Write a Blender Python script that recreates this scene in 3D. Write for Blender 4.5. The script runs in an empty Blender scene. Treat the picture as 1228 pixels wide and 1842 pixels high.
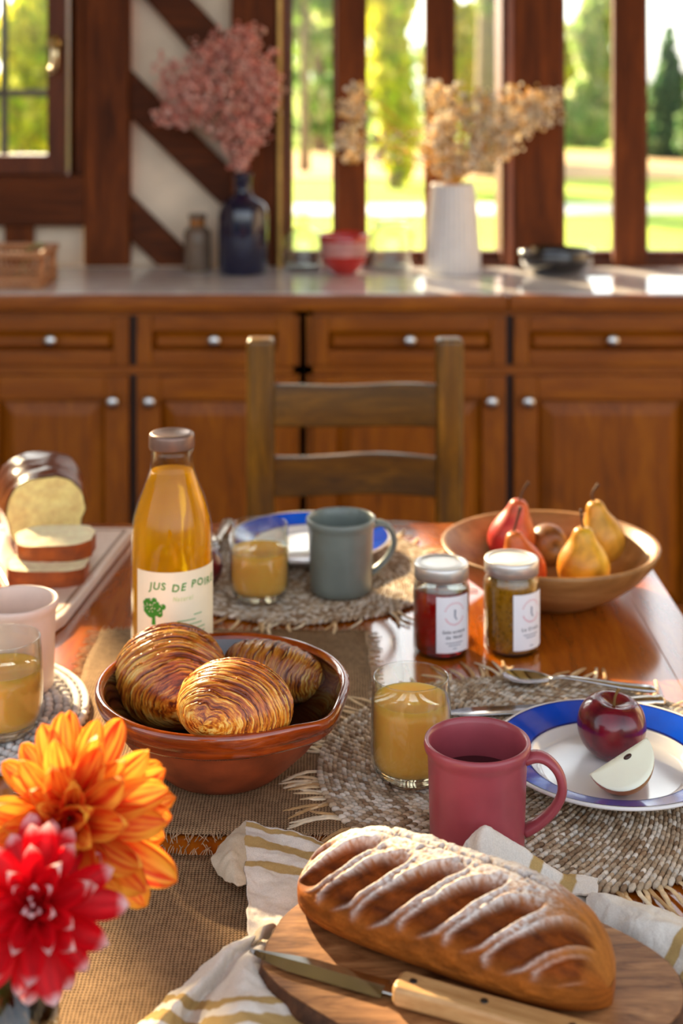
import bpy, math, random
import numpy as np
from mathutils import Vector, Matrix, Euler, noise as mnoise

random.seed(7); rng = np.random.default_rng(7)
scn = bpy.context.scene
COL = scn.collection
PI = math.pi

# ------------------------------------------------------------------ camera
F, CX, Y0, EYE, TAB = 2558.0, 614.0, 160.0, 1.37, 0.75
cam_d = bpy.data.cameras.new('camera'); cam = bpy.data.objects.new('camera', cam_d); COL.objects.link(cam)
cam.location = (0, 0, EYE); cam.rotation_euler = (PI/2, 0, 0)
cam_d.sensor_fit = 'VERTICAL'; cam_d.sensor_height = 36.0; cam_d.sensor_width = 24.0; cam_d.lens = 50.0
cam_d.shift_y = -(921-Y0)/1842.0
cam_d.clip_start = 0.05; cam_d.clip_end = 400
cam_d.dof.use_dof = True; cam_d.dof.focus_distance = 1.16; cam_d.dof.aperture_fstop = 5.0; cam_d.dof.aperture_blades = 0
scn.camera = cam

# ------------------------------------------------------------------ light
SUN_AZ, SUN_EL = math.radians(-30), math.radians(25)
world = bpy.data.worlds.new('world'); scn.world = world; world.use_nodes = True
wn = world.node_tree.nodes; wl = world.node_tree.links; wn.clear()
wo = wn.new('ShaderNodeOutputWorld'); wb = wn.new('ShaderNodeBackground'); sky = wn.new('ShaderNodeTexSky')
sky.sky_type = 'NISHITA'; sky.sun_disc = False; sky.sun_elevation = math.radians(32); sky.sun_rotation = SUN_AZ
sky.air_density = 1.0; sky.dust_density = 2.5; sky.ozone_density = 1.0
wb.inputs['Strength'].default_value = 0.43
hs = wn.new('ShaderNodeHueSaturation'); hs.inputs['Saturation'].default_value = 0.35
wl.new(sky.outputs[0], hs.inputs['Color']); wl.new(hs.outputs[0], wb.inputs['Color']); wl.new(wb.outputs[0], wo.inputs['Surface'])
sd = bpy.data.lights.new('sun', 'SUN'); sun = bpy.data.objects.new('sun', sd); COL.objects.link(sun)
sdir = Vector((math.sin(SUN_AZ)*math.cos(SUN_EL), math.cos(SUN_AZ)*math.cos(SUN_EL), math.sin(SUN_EL)))
sun.rotation_euler = sdir.to_track_quat('Z', 'Y').to_euler(); sun.location = sdir*30
sd.energy = 18.0; sd.angle = math.radians(1.2); sd.color = (1.0, 0.74, 0.44)

scn.view_settings.view_transform = 'Standard'; scn.view_settings.look = 'None'
scn.view_settings.exposure = 0.25; scn.view_settings.gamma = 1.0; scn.view_settings.use_curve_mapping = False
scn.cycles.max_bounces = 9; scn.cycles.transparent_max_bounces = 16; scn.cycles.transmission_bounces = 8
scn.cycles.glossy_bounces = 4; scn.cycles.diffuse_bounces = 3
scn.cycles.caustics_reflective = False; scn.cycles.caustics_refractive = False
scn.cycles.sample_clamp_indirect = 6.0

# ------------------------------------------------------------------ helpers
def lin(c):
    out = []
    for v in c[:3]:
        v /= 255.0
        out.append(v/12.92 if v <= 0.04045 else ((v+0.055)/1.055)**2.4)
    return tuple(out)
def lin4(c): return lin(c) + (1.0,)
def T(px, py, h=0.0):                 # point of the photograph lying h above the table top
    d = (EYE-TAB-h)*F/(py-Y0)
    return Vector(((px-CX)*d/F, d, TAB+h))
def D(px, py, d):                     # point of the photograph at depth d
    return Vector(((px-CX)*d/F, d, EYE-(py-Y0)*d/F))
def X(px, d): return (px-CX)*d/F
def Z(py, d): return EYE-(py-Y0)*d/F

def setp(o, label=None, cat=None, group=None, kind=None):
    if label: o['label'] = label
    if cat: o['category'] = cat
    if group: o['group'] = group
    if kind: o['kind'] = kind
    return o
def thing(name, label, cat, loc=(0, 0, 0), rz=0.0, group=None, rot=None):
    o = bpy.data.objects.new(name, None); COL.objects.link(o)
    o.empty_display_size = 0.02
    o.location = loc; o.rotation_euler = rot if rot else (0, 0, rz)
    return setp(o, label, cat, group)
def structure(name):
    o = bpy.data.objects.new(name, None); COL.objects.link(o); o.empty_display_size = 0.02; o['kind'] = 'structure'
    return o
def copy_tree(o, parent=None):
    c = o.copy(); COL.objects.link(c); c.parent = parent
    for ch in o.children: copy_tree(ch, c)
    return c

def mesh(name, vf, mat, smooth=True, col=None):
    v, f = vf
    me = bpy.data.meshes.new(name)
    me.from_pydata([tuple(map(float, p)) for p in v], [], [tuple(map(int, q)) for q in f])
    if smooth: me.polygons.foreach_set('use_smooth', [True]*len(me.polygons))
    if col is not None:
        a = me.color_attributes.new('Col', 'FLOAT_COLOR', 'POINT')
        c = np.ones((len(v), 4), dtype=np.float32); c[:, :3] = np.asarray(col, dtype=np.float32)[:, :3]
        a.data.foreach_set('color', c.ravel())
    if mat: me.materials.append(mat)
    me.update()
    return me
def link(name, me, parent=None, loc=(0, 0, 0), rot=(0, 0, 0), kind=None, bevel=0, solid=0, sub=0):
    o = bpy.data.objects.new(name, me); COL.objects.link(o)
    o.parent = parent; o.location = loc; o.rotation_euler = rot
    if kind: o['kind'] = kind
    if solid:
        m = o.modifiers.new('solid', 'SOLIDIFY'); m.thickness = solid; m.offset = 0
    if sub:
        m = o.modifiers.new('sub', 'SUBSURF'); m.levels = sub; m.render_levels = sub
    if bevel:
        m = o.modifiers.new('bevel', 'BEVEL'); m.width = bevel; m.segments = 2; m.limit_method = 'ANGLE'; m.angle_limit = 0.6
        me.polygons.foreach_set('use_smooth', [True]*len(me.polygons))
        w = o.modifiers.new('wn', 'WEIGHTED_NORMAL'); w.keep_sharp = False
    return o
def mk(name, vf, mat, parent=None, smooth=True, col=None, **k):
    return link(name, mesh(name, vf, mat, smooth, col), parent, **k)

def join(*vfs):
    V, Fc, n = [], [], 0
    for v, f in vfs:
        V += [tuple(p) for p in v]; Fc += [tuple(i+n for i in q) for q in f]; n += len(v)
    return V, Fc
def xf(vf, M):
    return [tuple(M @ Vector(p)) for p in vf[0]], vf[1]
def box(x0, x1, y0, y1, z0, z1):
    v = [(x0,y0,z0),(x1,y0,z0),(x1,y1,z0),(x0,y1,z0),(x0,y0,z1),(x1,y0,z1),(x1,y1,z1),(x0,y1,z1)]
    return v, [(0,3,2,1),(4,5,6,7),(0,1,5,4),(1,2,6,5),(2,3,7,6),(3,0,4,7)]
def prism_y(poly, y0, y1):            # polygon in x,z extruded along y
    n = len(poly)
    v = [(x, y0, z) for x, z in poly] + [(x, y1, z) for x, z in poly]
    f = [tuple(range(n)), tuple(reversed(range(n, 2*n)))]
    f += [(i, i+n, (i+1) % n+n, (i+1) % n) for i in range(n)]
    return v, f
def lathe(prof, seg=64, rfun=None):
    v, f = [], []
    n = len(prof); ring = []
    for r, z in prof:
        if r < 1e-6:
            ring.append([len(v)]*seg); v.append((0, 0, z)); continue
        ids = []
        for k in range(seg):
            a = 2*PI*k/seg
            rr = rfun(r, z, a) if rfun else r
            ids.append(len(v)); v.append((rr*math.cos(a), rr*math.sin(a), z))
        ring.append(ids)
    for i in range(n-1):
        A, B = ring[i], ring[i+1]
        for k in range(seg):
            q = [A[k], A[(k+1) % seg], B[(k+1) % seg], B[k]]
            u = []
            for t in q:
                if t not in u: u.append(t)
            if len(u) > 2: f.append(tuple(u))
    return v, f
def tube(path, rad, seg=10, caps=True, squash=None):
    P = [Vector(p) for p in path]; n = len(P)
    if not hasattr(rad, '__len__'): rad = [rad]*n
    v, f = [], []
    up = Vector((0, 0, 1)); nrm = None
    for i in range(n):
        t = (P[min(i+1, n-1)]-P[max(i-1, 0)]).normalized()
        if nrm is None:
            nrm = up.cross(t)
            if nrm.length < 1e-3: nrm = Vector((1, 0, 0)).cross(t)
            nrm.normalize()
        else:
            nrm = (nrm - t*nrm.dot(t)).normalized()
        b = t.cross(nrm)
        for k in range(seg):
            a = 2*PI*k/seg
            s1, s2 = squash if squash else (1, 1)
            v.append(tuple(P[i] + (nrm*math.cos(a)*s1 + b*math.sin(a)*s2)*rad[i]))
    for i in range(n-1):
        for k in range(seg):
            f.append((i*seg+k, i*seg+(k+1) % seg, (i+1)*seg+(k+1) % seg, (i+1)*seg+k))
    if caps:
        f.append(tuple(reversed(range(seg)))); f.append(tuple(range((n-1)*seg, n*seg)))
    return v, f
def grid_faces(nu, nv, wrap_v=False):
    f = []
    for i in range(nu-1):
        for j in range(nv if wrap_v else nv-1):
            j2 = (j+1) % nv
            f.append((i*nv+j, i*nv+j2, (i+1)*nv+j2, (i+1)*nv+j))
    return f
def cr(P, n):                         # Catmull-Rom through points
    P = [Vector(p) for p in P]; m = len(P); out = []
    for k in range(n):
        t = k/(n-1)*(m-1); i = min(int(t), m-2); s = t-i
        p0, p1, p2, p3 = P[max(i-1, 0)], P[i], P[i+1], P[min(i+2, m-1)]
        out.append(0.5*((2*p1)+(p2-p0)*s+(2*p0-5*p1+4*p2-p3)*s*s+(3*p1-p0-3*p2+p3)*s**3))
    return out
def surf(rows, nu, nv):               # smooth sheet through a net of points
    R = [cr(r, nv) for r in rows]
    cols = [cr([R[i][j] for i in range(len(R))], nu) for j in range(nv)]
    v = [tuple(cols[j][i]) for i in range(nu) for j in range(nv)]
    return v, grid_faces(nu, nv)
def ell(cx, cy, cz, rx, ry, rz, nu=8, nv=6):
    pr = [(math.sin(PI*i/nv), -math.cos(PI*i/nv)) for i in range(nv+1)]
    pr[0] = (0, -1); pr[-1] = (0, 1)
    v, f = lathe(pr, nu)
    return [(cx+a*rx, cy+b*ry, cz+c*rz) for a, b, c in v], f
def fbm(x, y=0.0, z=0.0, o=4):
    return mnoise.fractal(Vector((x, y, z)), 1.0, 2.0, o)

# ------------------------------------------------------------------ materials
MATS = {}
def nodes(name):
    m = bpy.data.materials.new(name); m.use_nodes = True
    nt = m.node_tree; b = nt.nodes['Principled BSDF']
    return m, nt, b
def tc(nt, scale=(1, 1, 1), coord='Object', rot=(0, 0, 0)):
    t = nt.nodes.new('ShaderNodeTexCoord'); mp = nt.nodes.new('ShaderNodeMapping')
    mp.inputs['Scale'].default_value = scale; mp.inputs['Rotation'].default_value = rot
    nt.links.new(t.outputs[coord], mp.inputs['Vector']); return mp.outputs[0]
def noise_n(nt, vec, scale, detail=4, rough=0.55, dist=0.0):
    n = nt.nodes.new('ShaderNodeTexNoise'); n.inputs['Scale'].default_value = scale
    n.inputs['Detail'].default_value = detail; n.inputs['Roughness'].default_value = rough; n.inputs['Distortion'].default_value = dist
    if vec is not None: nt.links.new(vec, n.inputs['Vector'])
    return n
def ramp(nt, fac, stops):
    r = nt.nodes.new('ShaderNodeValToRGB'); e = r.color_ramp.elements
    while len(e) > 1: e.remove(e[-1])
    for i, (p, c) in enumerate(stops):
        x = e[0] if i == 0 else e.new(p)
        x.position = p; x.color = lin4(c) if max(c) > 1.0 else tuple(c)+(1,)
    nt.links.new(fac, r.inputs[0]); return r
def mth(nt, op, a, b=None, c=None):
    n = nt.nodes.new('ShaderNodeMath'); n.operation = op
    for i, q in enumerate((a, b, c)):
        if q is None: continue
        if isinstance(q, (int, float)): n.inputs[i].default_value = q
        else: nt.links.new(q, n.inputs[i])
    return n.outputs[0]
def mixc(nt, fac, a, b, blend='MIX'):
    n = nt.nodes.new('ShaderNodeMix'); n.data_type = 'RGBA'; n.blend_type = blend
    for sock, q in ((n.inputs[0], fac), (n.inputs[6], a), (n.inputs[7], b)):
        if isinstance(q, (int, float)): sock.default_value = q
        elif isinstance(q, tuple): sock.default_value = lin4(q)
        else: nt.links.new(q, sock)
    return n.outputs[2]
def bump(nt, b, h, strength=0.3, dist=0.002):
    n = nt.nodes.new('ShaderNodeBump'); n.inputs['Strength'].default_value = strength; n.inputs['Distance'].default_value = dist
    nt.links.new(h, n.inputs['Height']); nt.links.new(n.outputs[0], b.inputs['Normal'])
def plain(name, c, rough=0.5, metal=0.0, spec=0.5, coat=0.0, var=0.08, vs=30, bmp=0.0, sss=0.0, trans=0.0, ior=1.45):
    if name in MATS: return MATS[name]
    m, nt, b = nodes(name)
    v = noise_n(nt, tc(nt), vs)
    lo = tuple(max(0, x*(1-var)) for x in c); hi = tuple(min(255, x*(1+var)) for x in c)
    r = ramp(nt, v.outputs[0], [(0.3, lo), (0.7, hi)])
    nt.links.new(r.outputs[0], b.inputs['Base Color'])
    b.inputs['Roughness'].default_value = rough; b.inputs['Metallic'].default_value = metal
    b.inputs['Specular IOR Level'].default_value = spec; b.inputs['Coat Weight'].default_value = coat; b.inputs['Coat Roughness'].default_value = 0.08
    b.inputs['Transmission Weight'].default_value = trans; b.inputs['IOR'].default_value = ior
    if sss: b.inputs['Subsurface Weight'].default_value = sss; b.inputs['Subsurface Radius'].default_value = (0.02, 0.01, 0.005); b.inputs['Subsurface Scale'].default_value = 0.5
    if bmp: bump(nt, b, v.outputs[0], bmp)
    MATS[name] = m; return m
def wood(name, stops, axis=0, scale=6, stretch=9, rough=0.4, coat=0.0, bmp=0.15, spec=0.5, coord='Object'):
    if name in MATS: return MATS[name]
    m, nt, b = nodes(name)
    s = [stretch]*3; s[axis] = 1.0
    v = tc(nt, tuple(s), coord)
    n1 = noise_n(nt, v, scale, 6, 0.6, 1.2)
    n2 = noise_n(nt, v, scale*5, 4, 0.7, 0.3)
    f = mth(nt, 'ADD', mth(nt, 'MULTIPLY', n1.outputs[0], 0.72), mth(nt, 'MULTIPLY', n2.outputs[0], 0.28))
    r = ramp(nt, f, stops)
    nt.links.new(r.outputs[0], b.inputs['Base Color'])
    b.inputs['Roughness'].default_value = rough; b.inputs['Coat Weight'].default_value = coat; b.inputs['Coat Roughness'].default_value = 0.12; b.inputs['Specular IOR Level'].default_value = spec
    if bmp: bump(nt, b, f, bmp, 0.002)
    MATS[name] = m; return m
def vcol(name, rough=0.5, spec=0.5, sss=0.0, coat=0.0, nscale=0, nbump=0.0, var=0.0, translucent=0.0):
    if name in MATS: return MATS[name]
    m, nt, b = nodes(name)
    a = nt.nodes.new('ShaderNodeAttribute'); a.attribute_name = 'Col'
    c = a.outputs['Color']
    if nscale:
        n = noise_n(nt, tc(nt), nscale, 5, 0.65)
        if var:
            r = ramp(nt, n.outputs[0], [(0.25, (1-var,)*3), (0.75, (1+0*var,)*3)])
            c = mixc(nt, 1.0, c, r.outputs[0], 'MULTIPLY')
        if nbump: bump(nt, b, n.outputs[0], nbump, 0.002)
    nt.links.new(c, b.inputs['Base Color'])
    b.inputs['Roughness'].default_value = rough; b.inputs['Specular IOR Level'].default_value = spec; b.inputs['Coat Weight'].default_value = coat
    if sss: b.inputs['Subsurface Weight'].default_value = sss; b.inputs['Subsurface Radius'].default_value = (0.01, 0.006, 0.003); b.inputs['Subsurface Scale'].default_value = 0.4
    if translucent:
        tr = nt.nodes.new('ShaderNodeBsdfTranslucent'); nt.links.new(c, tr.inputs['Color'])
        mx = nt.nodes.new('ShaderNodeMixShader'); mx.inputs[0].default_value = translucent
        out = nt.nodes['Material Output']
        nt.links.new(b.outputs[0], mx.inputs[1]); nt.links.new(tr.outputs[0], mx.inputs[2]); nt.links.new(mx.outputs[0], out.inputs['Surface'])
    MATS[name] = m; return m
def thin_glass(name, tint=(250, 252, 250), refl=1.0):
    if name in MATS: return MATS[name]
    m, nt, b = nodes(name); nt.nodes.remove(b)
    tr = nt.nodes.new('ShaderNodeBsdfTransparent'); tr.inputs[0].default_value = lin4(tint)
    gl = nt.nodes.new('ShaderNodeBsdfGlossy'); gl.inputs['Roughness'].default_value = 0.015
    lw = nt.nodes.new('ShaderNodeLayerWeight'); lw.inputs['Blend'].default_value = 0.5
    f = mth(nt, 'MINIMUM', mth(nt, 'MULTIPLY', mth(nt, 'ADD', mth(nt, 'MULTIPLY', mth(nt, 'POWER', lw.outputs['Facing'], 4.0), 0.9), 0.04), refl), 1.0)
    mx = nt.nodes.new('ShaderNodeMixShader')
    nt.links.new(f, mx.inputs[0]); nt.links.new(tr.outputs[0], mx.inputs[1]); nt.links.new(gl.outputs[0], mx.inputs[2])
    nt.links.new(mx.outputs[0], nt.nodes['Material Output'].inputs['Surface'])
    MATS[name] = m; return m
def liquid(name, c, clear=0.5, rough=0.05, tr=0.5, sss=0.0):
    """juice: partly clear, partly cloudy (light scattered through it)"""
    if name in MATS: return MATS[name]
    m, nt, b = nodes(name)
    n = noise_n(nt, tc(nt), 25, 2)
    rc = ramp(nt, n.outputs[0], [(0.3, tuple(x*0.96 for x in c)), (0.7, c)])
    nt.links.new(rc.outputs[0], b.inputs['Base Color'])
    b.inputs['Roughness'].default_value = rough; b.inputs['Transmission Weight'].default_value = clear; b.inputs['IOR'].default_value = 1.34
    if sss:
        b.inputs['Subsurface Weight'].default_value = sss; b.inputs['Subsurface Radius'].default_value = (.05, .04, .03); b.inputs['Subsurface Scale'].default_value = 0.35
    if tr:
        t = nt.nodes.new('ShaderNodeBsdfTranslucent'); nt.links.new(rc.outputs[0], t.inputs['Color'])
        mx = nt.nodes.new('ShaderNodeMixShader'); mx.inputs[0].default_value = tr
        nt.links.new(b.outputs[0], mx.inputs[1]); nt.links.new(t.outputs[0], mx.inputs[2])
        nt.links.new(mx.outputs[0], nt.nodes['Material Output'].inputs['Surface'])
    MATS[name] = m; return m
def weave(name, lo, hi, pitch, rough=0.9, stain=0.25, bmp=0.6):
    if name in MATS: return MATS[name]
    m, nt, b = nodes(name)
    t = nt.nodes.new('ShaderNodeTexCoord')
    warp = noise_n(nt, t.outputs['Object'], 30, 2)
    wv = nt.nodes.new('ShaderNodeVectorMath'); wv.operation = 'MULTIPLY_ADD'
    nt.links.new(warp.outputs['Color'], wv.inputs[0]); wv.inputs[1].default_value = (0.003,)*3; nt.links.new(t.outputs['Object'], wv.inputs[2])
    s = nt.nodes.new('ShaderNodeSeparateXYZ'); nt.links.new(wv.outputs[0], s.inputs[0])
    k = 2*PI/pitch
    a = mth(nt, 'SINE', mth(nt, 'MULTIPLY', s.outputs[0], k)); c = mth(nt, 'SINE', mth(nt, 'MULTIPLY', s.outputs[1], k))
    w = mth(nt, 'ADD', mth(nt, 'MULTIPLY', mth(nt, 'MULTIPLY', a, c), 0.5), 0.5)
    ab = mth(nt, 'MULTIPLY', mth(nt, 'ABSOLUTE', mth(nt, 'SINE', mth(nt, 'MULTIPLY', s.outputs[0], k/2))), mth(nt, 'ABSOLUTE', mth(nt, 'SINE', mth(nt, 'MULTIPLY', s.outputs[1], k/2))))
    h = mth(nt, 'ADD', mth(nt, 'MULTIPLY', w, 0.5), mth(nt, 'MULTIPLY', ab, 0.5))
    n = noise_n(nt, t.outputs['Object'], 160, 3, 0.7); n2 = noise_n(nt, t.outputs['Object'], 9, 3)
    h2 = mth(nt, 'ADD', h, mth(nt, 'MULTIPLY', n.outputs[0], 0.5))
    r = ramp(nt, h2, [(0.35, lo), (0.62, tuple((x+y)/2 for x, y in zip(lo, hi))), (0.95, hi)])
    st = ramp(nt, n2.outputs[0], [(0.35, (1-stain,)*3), (0.65, (1, 1, 1))])
    cc = mixc(nt, 1.0, r.outputs[0], st.outputs[0], 'MULTIPLY')
    nt.links.new(cc, b.inputs['Base Color']); b.inputs['Roughness'].default_value = rough; b.inputs['Specular IOR Level'].default_value = 0.1
    bump(nt, b, h2, bmp, 0.0012)
    MATS[name] = m; return m

M_TIMBER = wood('dark_timber', [(0.25, (50, 20, 3)), (0.5, (98, 46, 12)), (0.75, (138, 70, 22))], axis=2, scale=3.0, stretch=9, rough=0.65, bmp=0.35, spec=0.2)
M_TIMBERH = wood('dark_timber_cross', [(0.25, (40, 16, 3)), (0.5, (82, 38, 11)), (0.75, (116, 58, 20))], axis=0, scale=3.0, stretch=9, rough=0.65, bmp=0.35, spec=0.2)
M_FRAME = wood('window_wood', [(0.25, (58, 24, 6)), (0.5, (98, 46, 15)), (0.75, (126, 64, 24))], axis=2, scale=4, stretch=10, rough=0.45, spec=0.25)
M_PLASTER = plain('plaster', (228, 208, 182), rough=0.9, var=0.06, vs=8, bmp=0.15)
M_OAKV = wood('cabinet_oak_upright', [(0.22, (84, 38, 0)), (0.5, (144, 76, 2)), (0.78, (186, 110, 12))], axis=2, scale=3.2, stretch=8, rough=0.38, coat=0.12, bmp=0.1, spec=0.3)
M_OAKH = wood('cabinet_oak_lengthwise', [(0.22, (84, 38, 0)), (0.5, (142, 74, 2)), (0.78, (184, 108, 12))], axis=0, scale=3.2, stretch=8, rough=0.38, coat=0.12, bmp=0.1, spec=0.3)
M_CARC = wood('cabinet_inside', [(0.3, (30, 12, 4)), (0.7, (60, 26, 8))], axis=2, rough=0.6)  # kept dark so the gaps between doors read as shadow
M_CHROME = plain('polished_nickel', (205, 205, 205), rough=0.16, metal=1.0, var=0.03)
M_STEEL = plain('steel', (200, 200, 202), rough=0.14, metal=1.0, var=0.05)
M_WHITEC = plain('white_glaze', (236, 232, 228), rough=0.1, coat=0.5, var=0.01)
M_BLUEC = plain('blue_glaze', (4, 70, 190), rough=0.1, coat=0.5, var=0.05)
M_NAVY = plain('navy_glaze', (14, 26, 110), rough=0.12, var=0.03)
M_GLASS = thin_glass('clear_glass', refl=1.6)
M_PANE = thin_glass('window_glass', refl=0.6)

# ------------------------------------------------------------------ the setting
DW = 3.80     # front of the half-timber posts
floor = structure('floor')
fm = wood('floor_boards', [(0.3, (70, 36, 16)), (0.7, (112, 62, 30))], axis=1, scale=3, rough=0.35)
fb = mesh('floor_board', box(-0.069, 0.069, -2.6, 2.6, -0.02, 0.0), fm, smooth=False)
for k in range(38):
    link('floor_board', fb, floor, (-2.59+0.14*k, 1.3, 0))
ceil = structure('ceiling')
mk('ceiling_panel', box(-2.7, 2.7, 0.7, 4.1, 2.91, 2.97), M_PLASTER, ceil, smooth=False)
for k in range(5):
    mk('ceiling_beam', box(-2.1+1.05*k-0.08, -2.1+1.05*k+0.08, 0.7, 3.86, 2.77, 2.915), wood('beam_wood', [(0.25, (42, 20, 8)), (0.75, (110, 58, 26))], axis=1, scale=3, rough=0.6), ceil, smooth=False, bevel=0.008)
for nm, x0 in (('wall_left', -2.76), ('wall_right', 2.66)):
    w = mk(nm, box(x0, x0+0.10, 0.7, 4.0, -0.02, 2.95), M_PLASTER, None, smooth=False); w['kind'] = 'structure'

wall = structure('wall_back')
PF, PB = 3.86, 3.98       # plaster faces
ZS = 0.907                # window sill top
HEAD = 2.72
def post(px0, px1, z0, z1, y0=DW, y1=3.85, mat=None, name='post', d=DW):
    return mk(name, box(X(px0, d), X(px1, d), y0, y1, z0, z1), mat or M_TIMBER, wall, smooth=False, bevel=0.006)
# lower wall behind the cabinets, head beam, far plaster panels
mk('plaster_panel', box(-2.66, 2.66, PF, PB, -0.02, ZS-0.02), M_PLASTER, wall, smooth=False)
mk('head_beam', box(-2.66, 2.66, DW, PB, HEAD, 2.92), M_TIMBERH, wall, smooth=False, bevel=0.006)
post(150, 232, 0.895, HEAD)                       # wide post right of the small window
post(119, 151, Z(320, DW), HEAD, y0=DW+0.05)
post(131, 151, Z(320, DW), HEAD, y0=DW+0.02)
post(415, 499, 0.895, HEAD)                       # post left of the big windows
post(604, 660, ZS-0.03, HEAD, y0=DW+0.01); post(764, 818, ZS-0.03, HEAD, y0=DW+0.01)
post(922, 1012, ZS-0.03, HEAD); post(1105, 1163, ZS-0.03, HEAD, y0=DW+0.01)
post(1250, 1320, ZS-0.03, HEAD); post(1540, 1640, ZS-0.03, HEAD); post(1880, 2000, 0.0, HEAD)
post(1400, 1450, ZS-0.03, HEAD, y0=DW+0.01)
mk('sill_beam', box(X(500, DW), X(1890, DW), DW+0.02, PB, ZS-0.045, ZS-0.002), M_TIMBERH, wall, smooth=False, bevel=0.004)
mk('ledge', box(-2.66, X(500, DW), DW, PF, 0.85, 0.895), M_PLASTER, wall, smooth=False)
# plaster field with the slanting braces
mk('plaster_panel', box(X(225, PF), X(422, PF), PF, PB, ZS-0.02, HEAD), M_PLASTER, wall, smooth=False)
def brace(pts):
    mk('brace', prism_y([(X(a, DW+.02), Z(b, DW+.02)) for a, b in pts], DW+0.02, PF+0.03), M_TIMBERH, wall, smooth=False, bevel=0.005)
brace([(228, 121), (420, 310), (420, 392), (228, 206)])
brace([(250, -14), (205, -60), (290, -60), (420, 78), (420, 180)])
brace([(228, 346), (370, 487), (292, 487), (228, 426)])
brace([(228, -300), (228, -220), (420, -35), (420, -110)])
# below / beside the small window
mk('cross_beam', box(X(-700, DW), X(152, DW), DW+.004, PB, Z(408, DW), Z(316, DW)), M_TIMBERH, wall, smooth=False, bevel=0.006)
mk('plaster_panel', box(X(-700, PF), X(150, PF), PF, PB, ZS-0.02, Z(400, PF)), M_PLASTER, wall, smooth=False)
post(4, 56, 0.895, Z(400, DW), y0=DW+0.02)
mk('plaster_panel', box(-2.66, -2.01, PF, PB, ZS-0.02, HEAD), M_PLASTER, wall, smooth=False)
mk('plaster_panel', box(-1.52, -1.24, PF, PB, Z(320, DW), HEAD), M_PLASTER, wall, smooth=False)
post(-430, -385, Z(320, DW), HEAD, y0=3.83); post(-325, -265, Z(320, DW), HEAD); post(-800, -735, 0.895, HEAD, y0=3.83)
mk('post', box(-1.80, -1.70, 3.83, 3.875, Z(320, DW), HEAD), M_TIMBER, wall, smooth=False, bevel=0.004)  # unseen upright, added to split the sunlight into two beams

def window(name, xs, z0, z1, fw=0.045, yg=3.90, hd=0.03):
    w = structure(name)
    x0, x1 = xs
    fr = join(box(x0, x0+fw, yg-hd, yg+hd, z0, z1), box(x1-fw, x1, yg-hd, yg+hd, z0, z1),
              box(x0+fw, x1-fw, yg-hd, yg+hd, z0, z0+fw), box(x0+fw, x1-fw, yg-hd, yg+hd, z1-fw, z1))
    mk('window_frame', fr, M_FRAME, w, smooth=False)
    mk('pane', box(x0+fw, x1-fw, yg-0.002, yg+0.002, z0+fw, z1-fw), M_PANE, w, smooth=False)
    return w
W1 = window('window_1', (X(-320, 3.84), X(121, 3.84)), Z(312, 3.84), HEAD, fw=0.05, yg=3.85)
# iron grille outside the small window, its stone sill and the brass handle of the sash
iron = plain('black_iron', (40, 38, 36), rough=0.5, metal=0.6)
for px in (-250, -165, -80, 8):
    mk('grille_bar', tube([(X(px, 4.2), 4.2, 1.12), (X(px, 4.2), 4.2, 2.3)], 0.012, 8), iron, W1)
for py in (168, -40):
    mk('grille_bar', tube([(X(-330, 4.2), 4.2, Z(py, 4.2)), (X(130, 4.2), 4.2, Z(py, 4.2))], 0.011, 8), iron, W1)
mk('stone_sill', box(X(-330, 4.0), X(125, 4.0), 3.9, 4.32, Z(285, 4.0)-0.04, Z(285, 4.0)), plain('pale_stone', (206, 202, 196), rough=0.7), W1, smooth=False)
brass = plain('pale_brass', (225, 205, 160), rough=0.22, metal=1.0)
mk('window_handle', join(tube(cr([D(97, 76, 3.80), D(99, 80, 3.775), D(100, 98, 3.765), D(98, 122, 3.77), D(92, 127, 3.775)], 14), 0.011, 10),
                         tube([D(97, 78, 3.83), D(97, 78, 3.77)], 0.02, 12)), brass, W1)
W0 = window('window_7', (-2.02, -1.51), Z(312, 3.84), HEAD, yg=3.85)  # unseen narrow window, added to let the sun reach the table
for i, (a, b) in enumerate(((512, 612), (652, 772), (812, 912), (1008, 1112), (1156, 1256), (1314, 1404), (1446, 1546))):
    window('window_%d' % (i+2 if i < 5 else i+3), (X(a, 3.88)-(.012 if a > 614 else .0), X(b, 3.88)+(.030 if b > 614 else 0)), ZS, HEAD, fw=0.022, yg=3.885, hd=0.018)
gold = plain('brass_strip', (196, 158, 84), rough=0.35, metal=0.4)
mk('trim_strip', box(X(499, DW), X(507, DW), DW-0.012, DW+0.05, ZS-0.02, HEAD), gold, wall, smooth=False, bevel=0.003)
mk('casing', box(X(507, DW), X(519, DW), DW+0.01, PB, ZS-0.02, HEAD), M_FRAME, wall, smooth=False)
mk('casing', box(X(903, DW), X(913, DW), DW+0.015, PB, ZS-0.02, HEAD), M_FRAME, wall, smooth=False)
mk('casing', box(X(913, DW), X(922, DW), DW-0.004, PB, ZS-0.02, HEAD), wood('red_wood', [(0.3, (120, 62, 36)), (0.7, (168, 98, 62))], axis=2, rough=0.4), wall, smooth=False)

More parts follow.
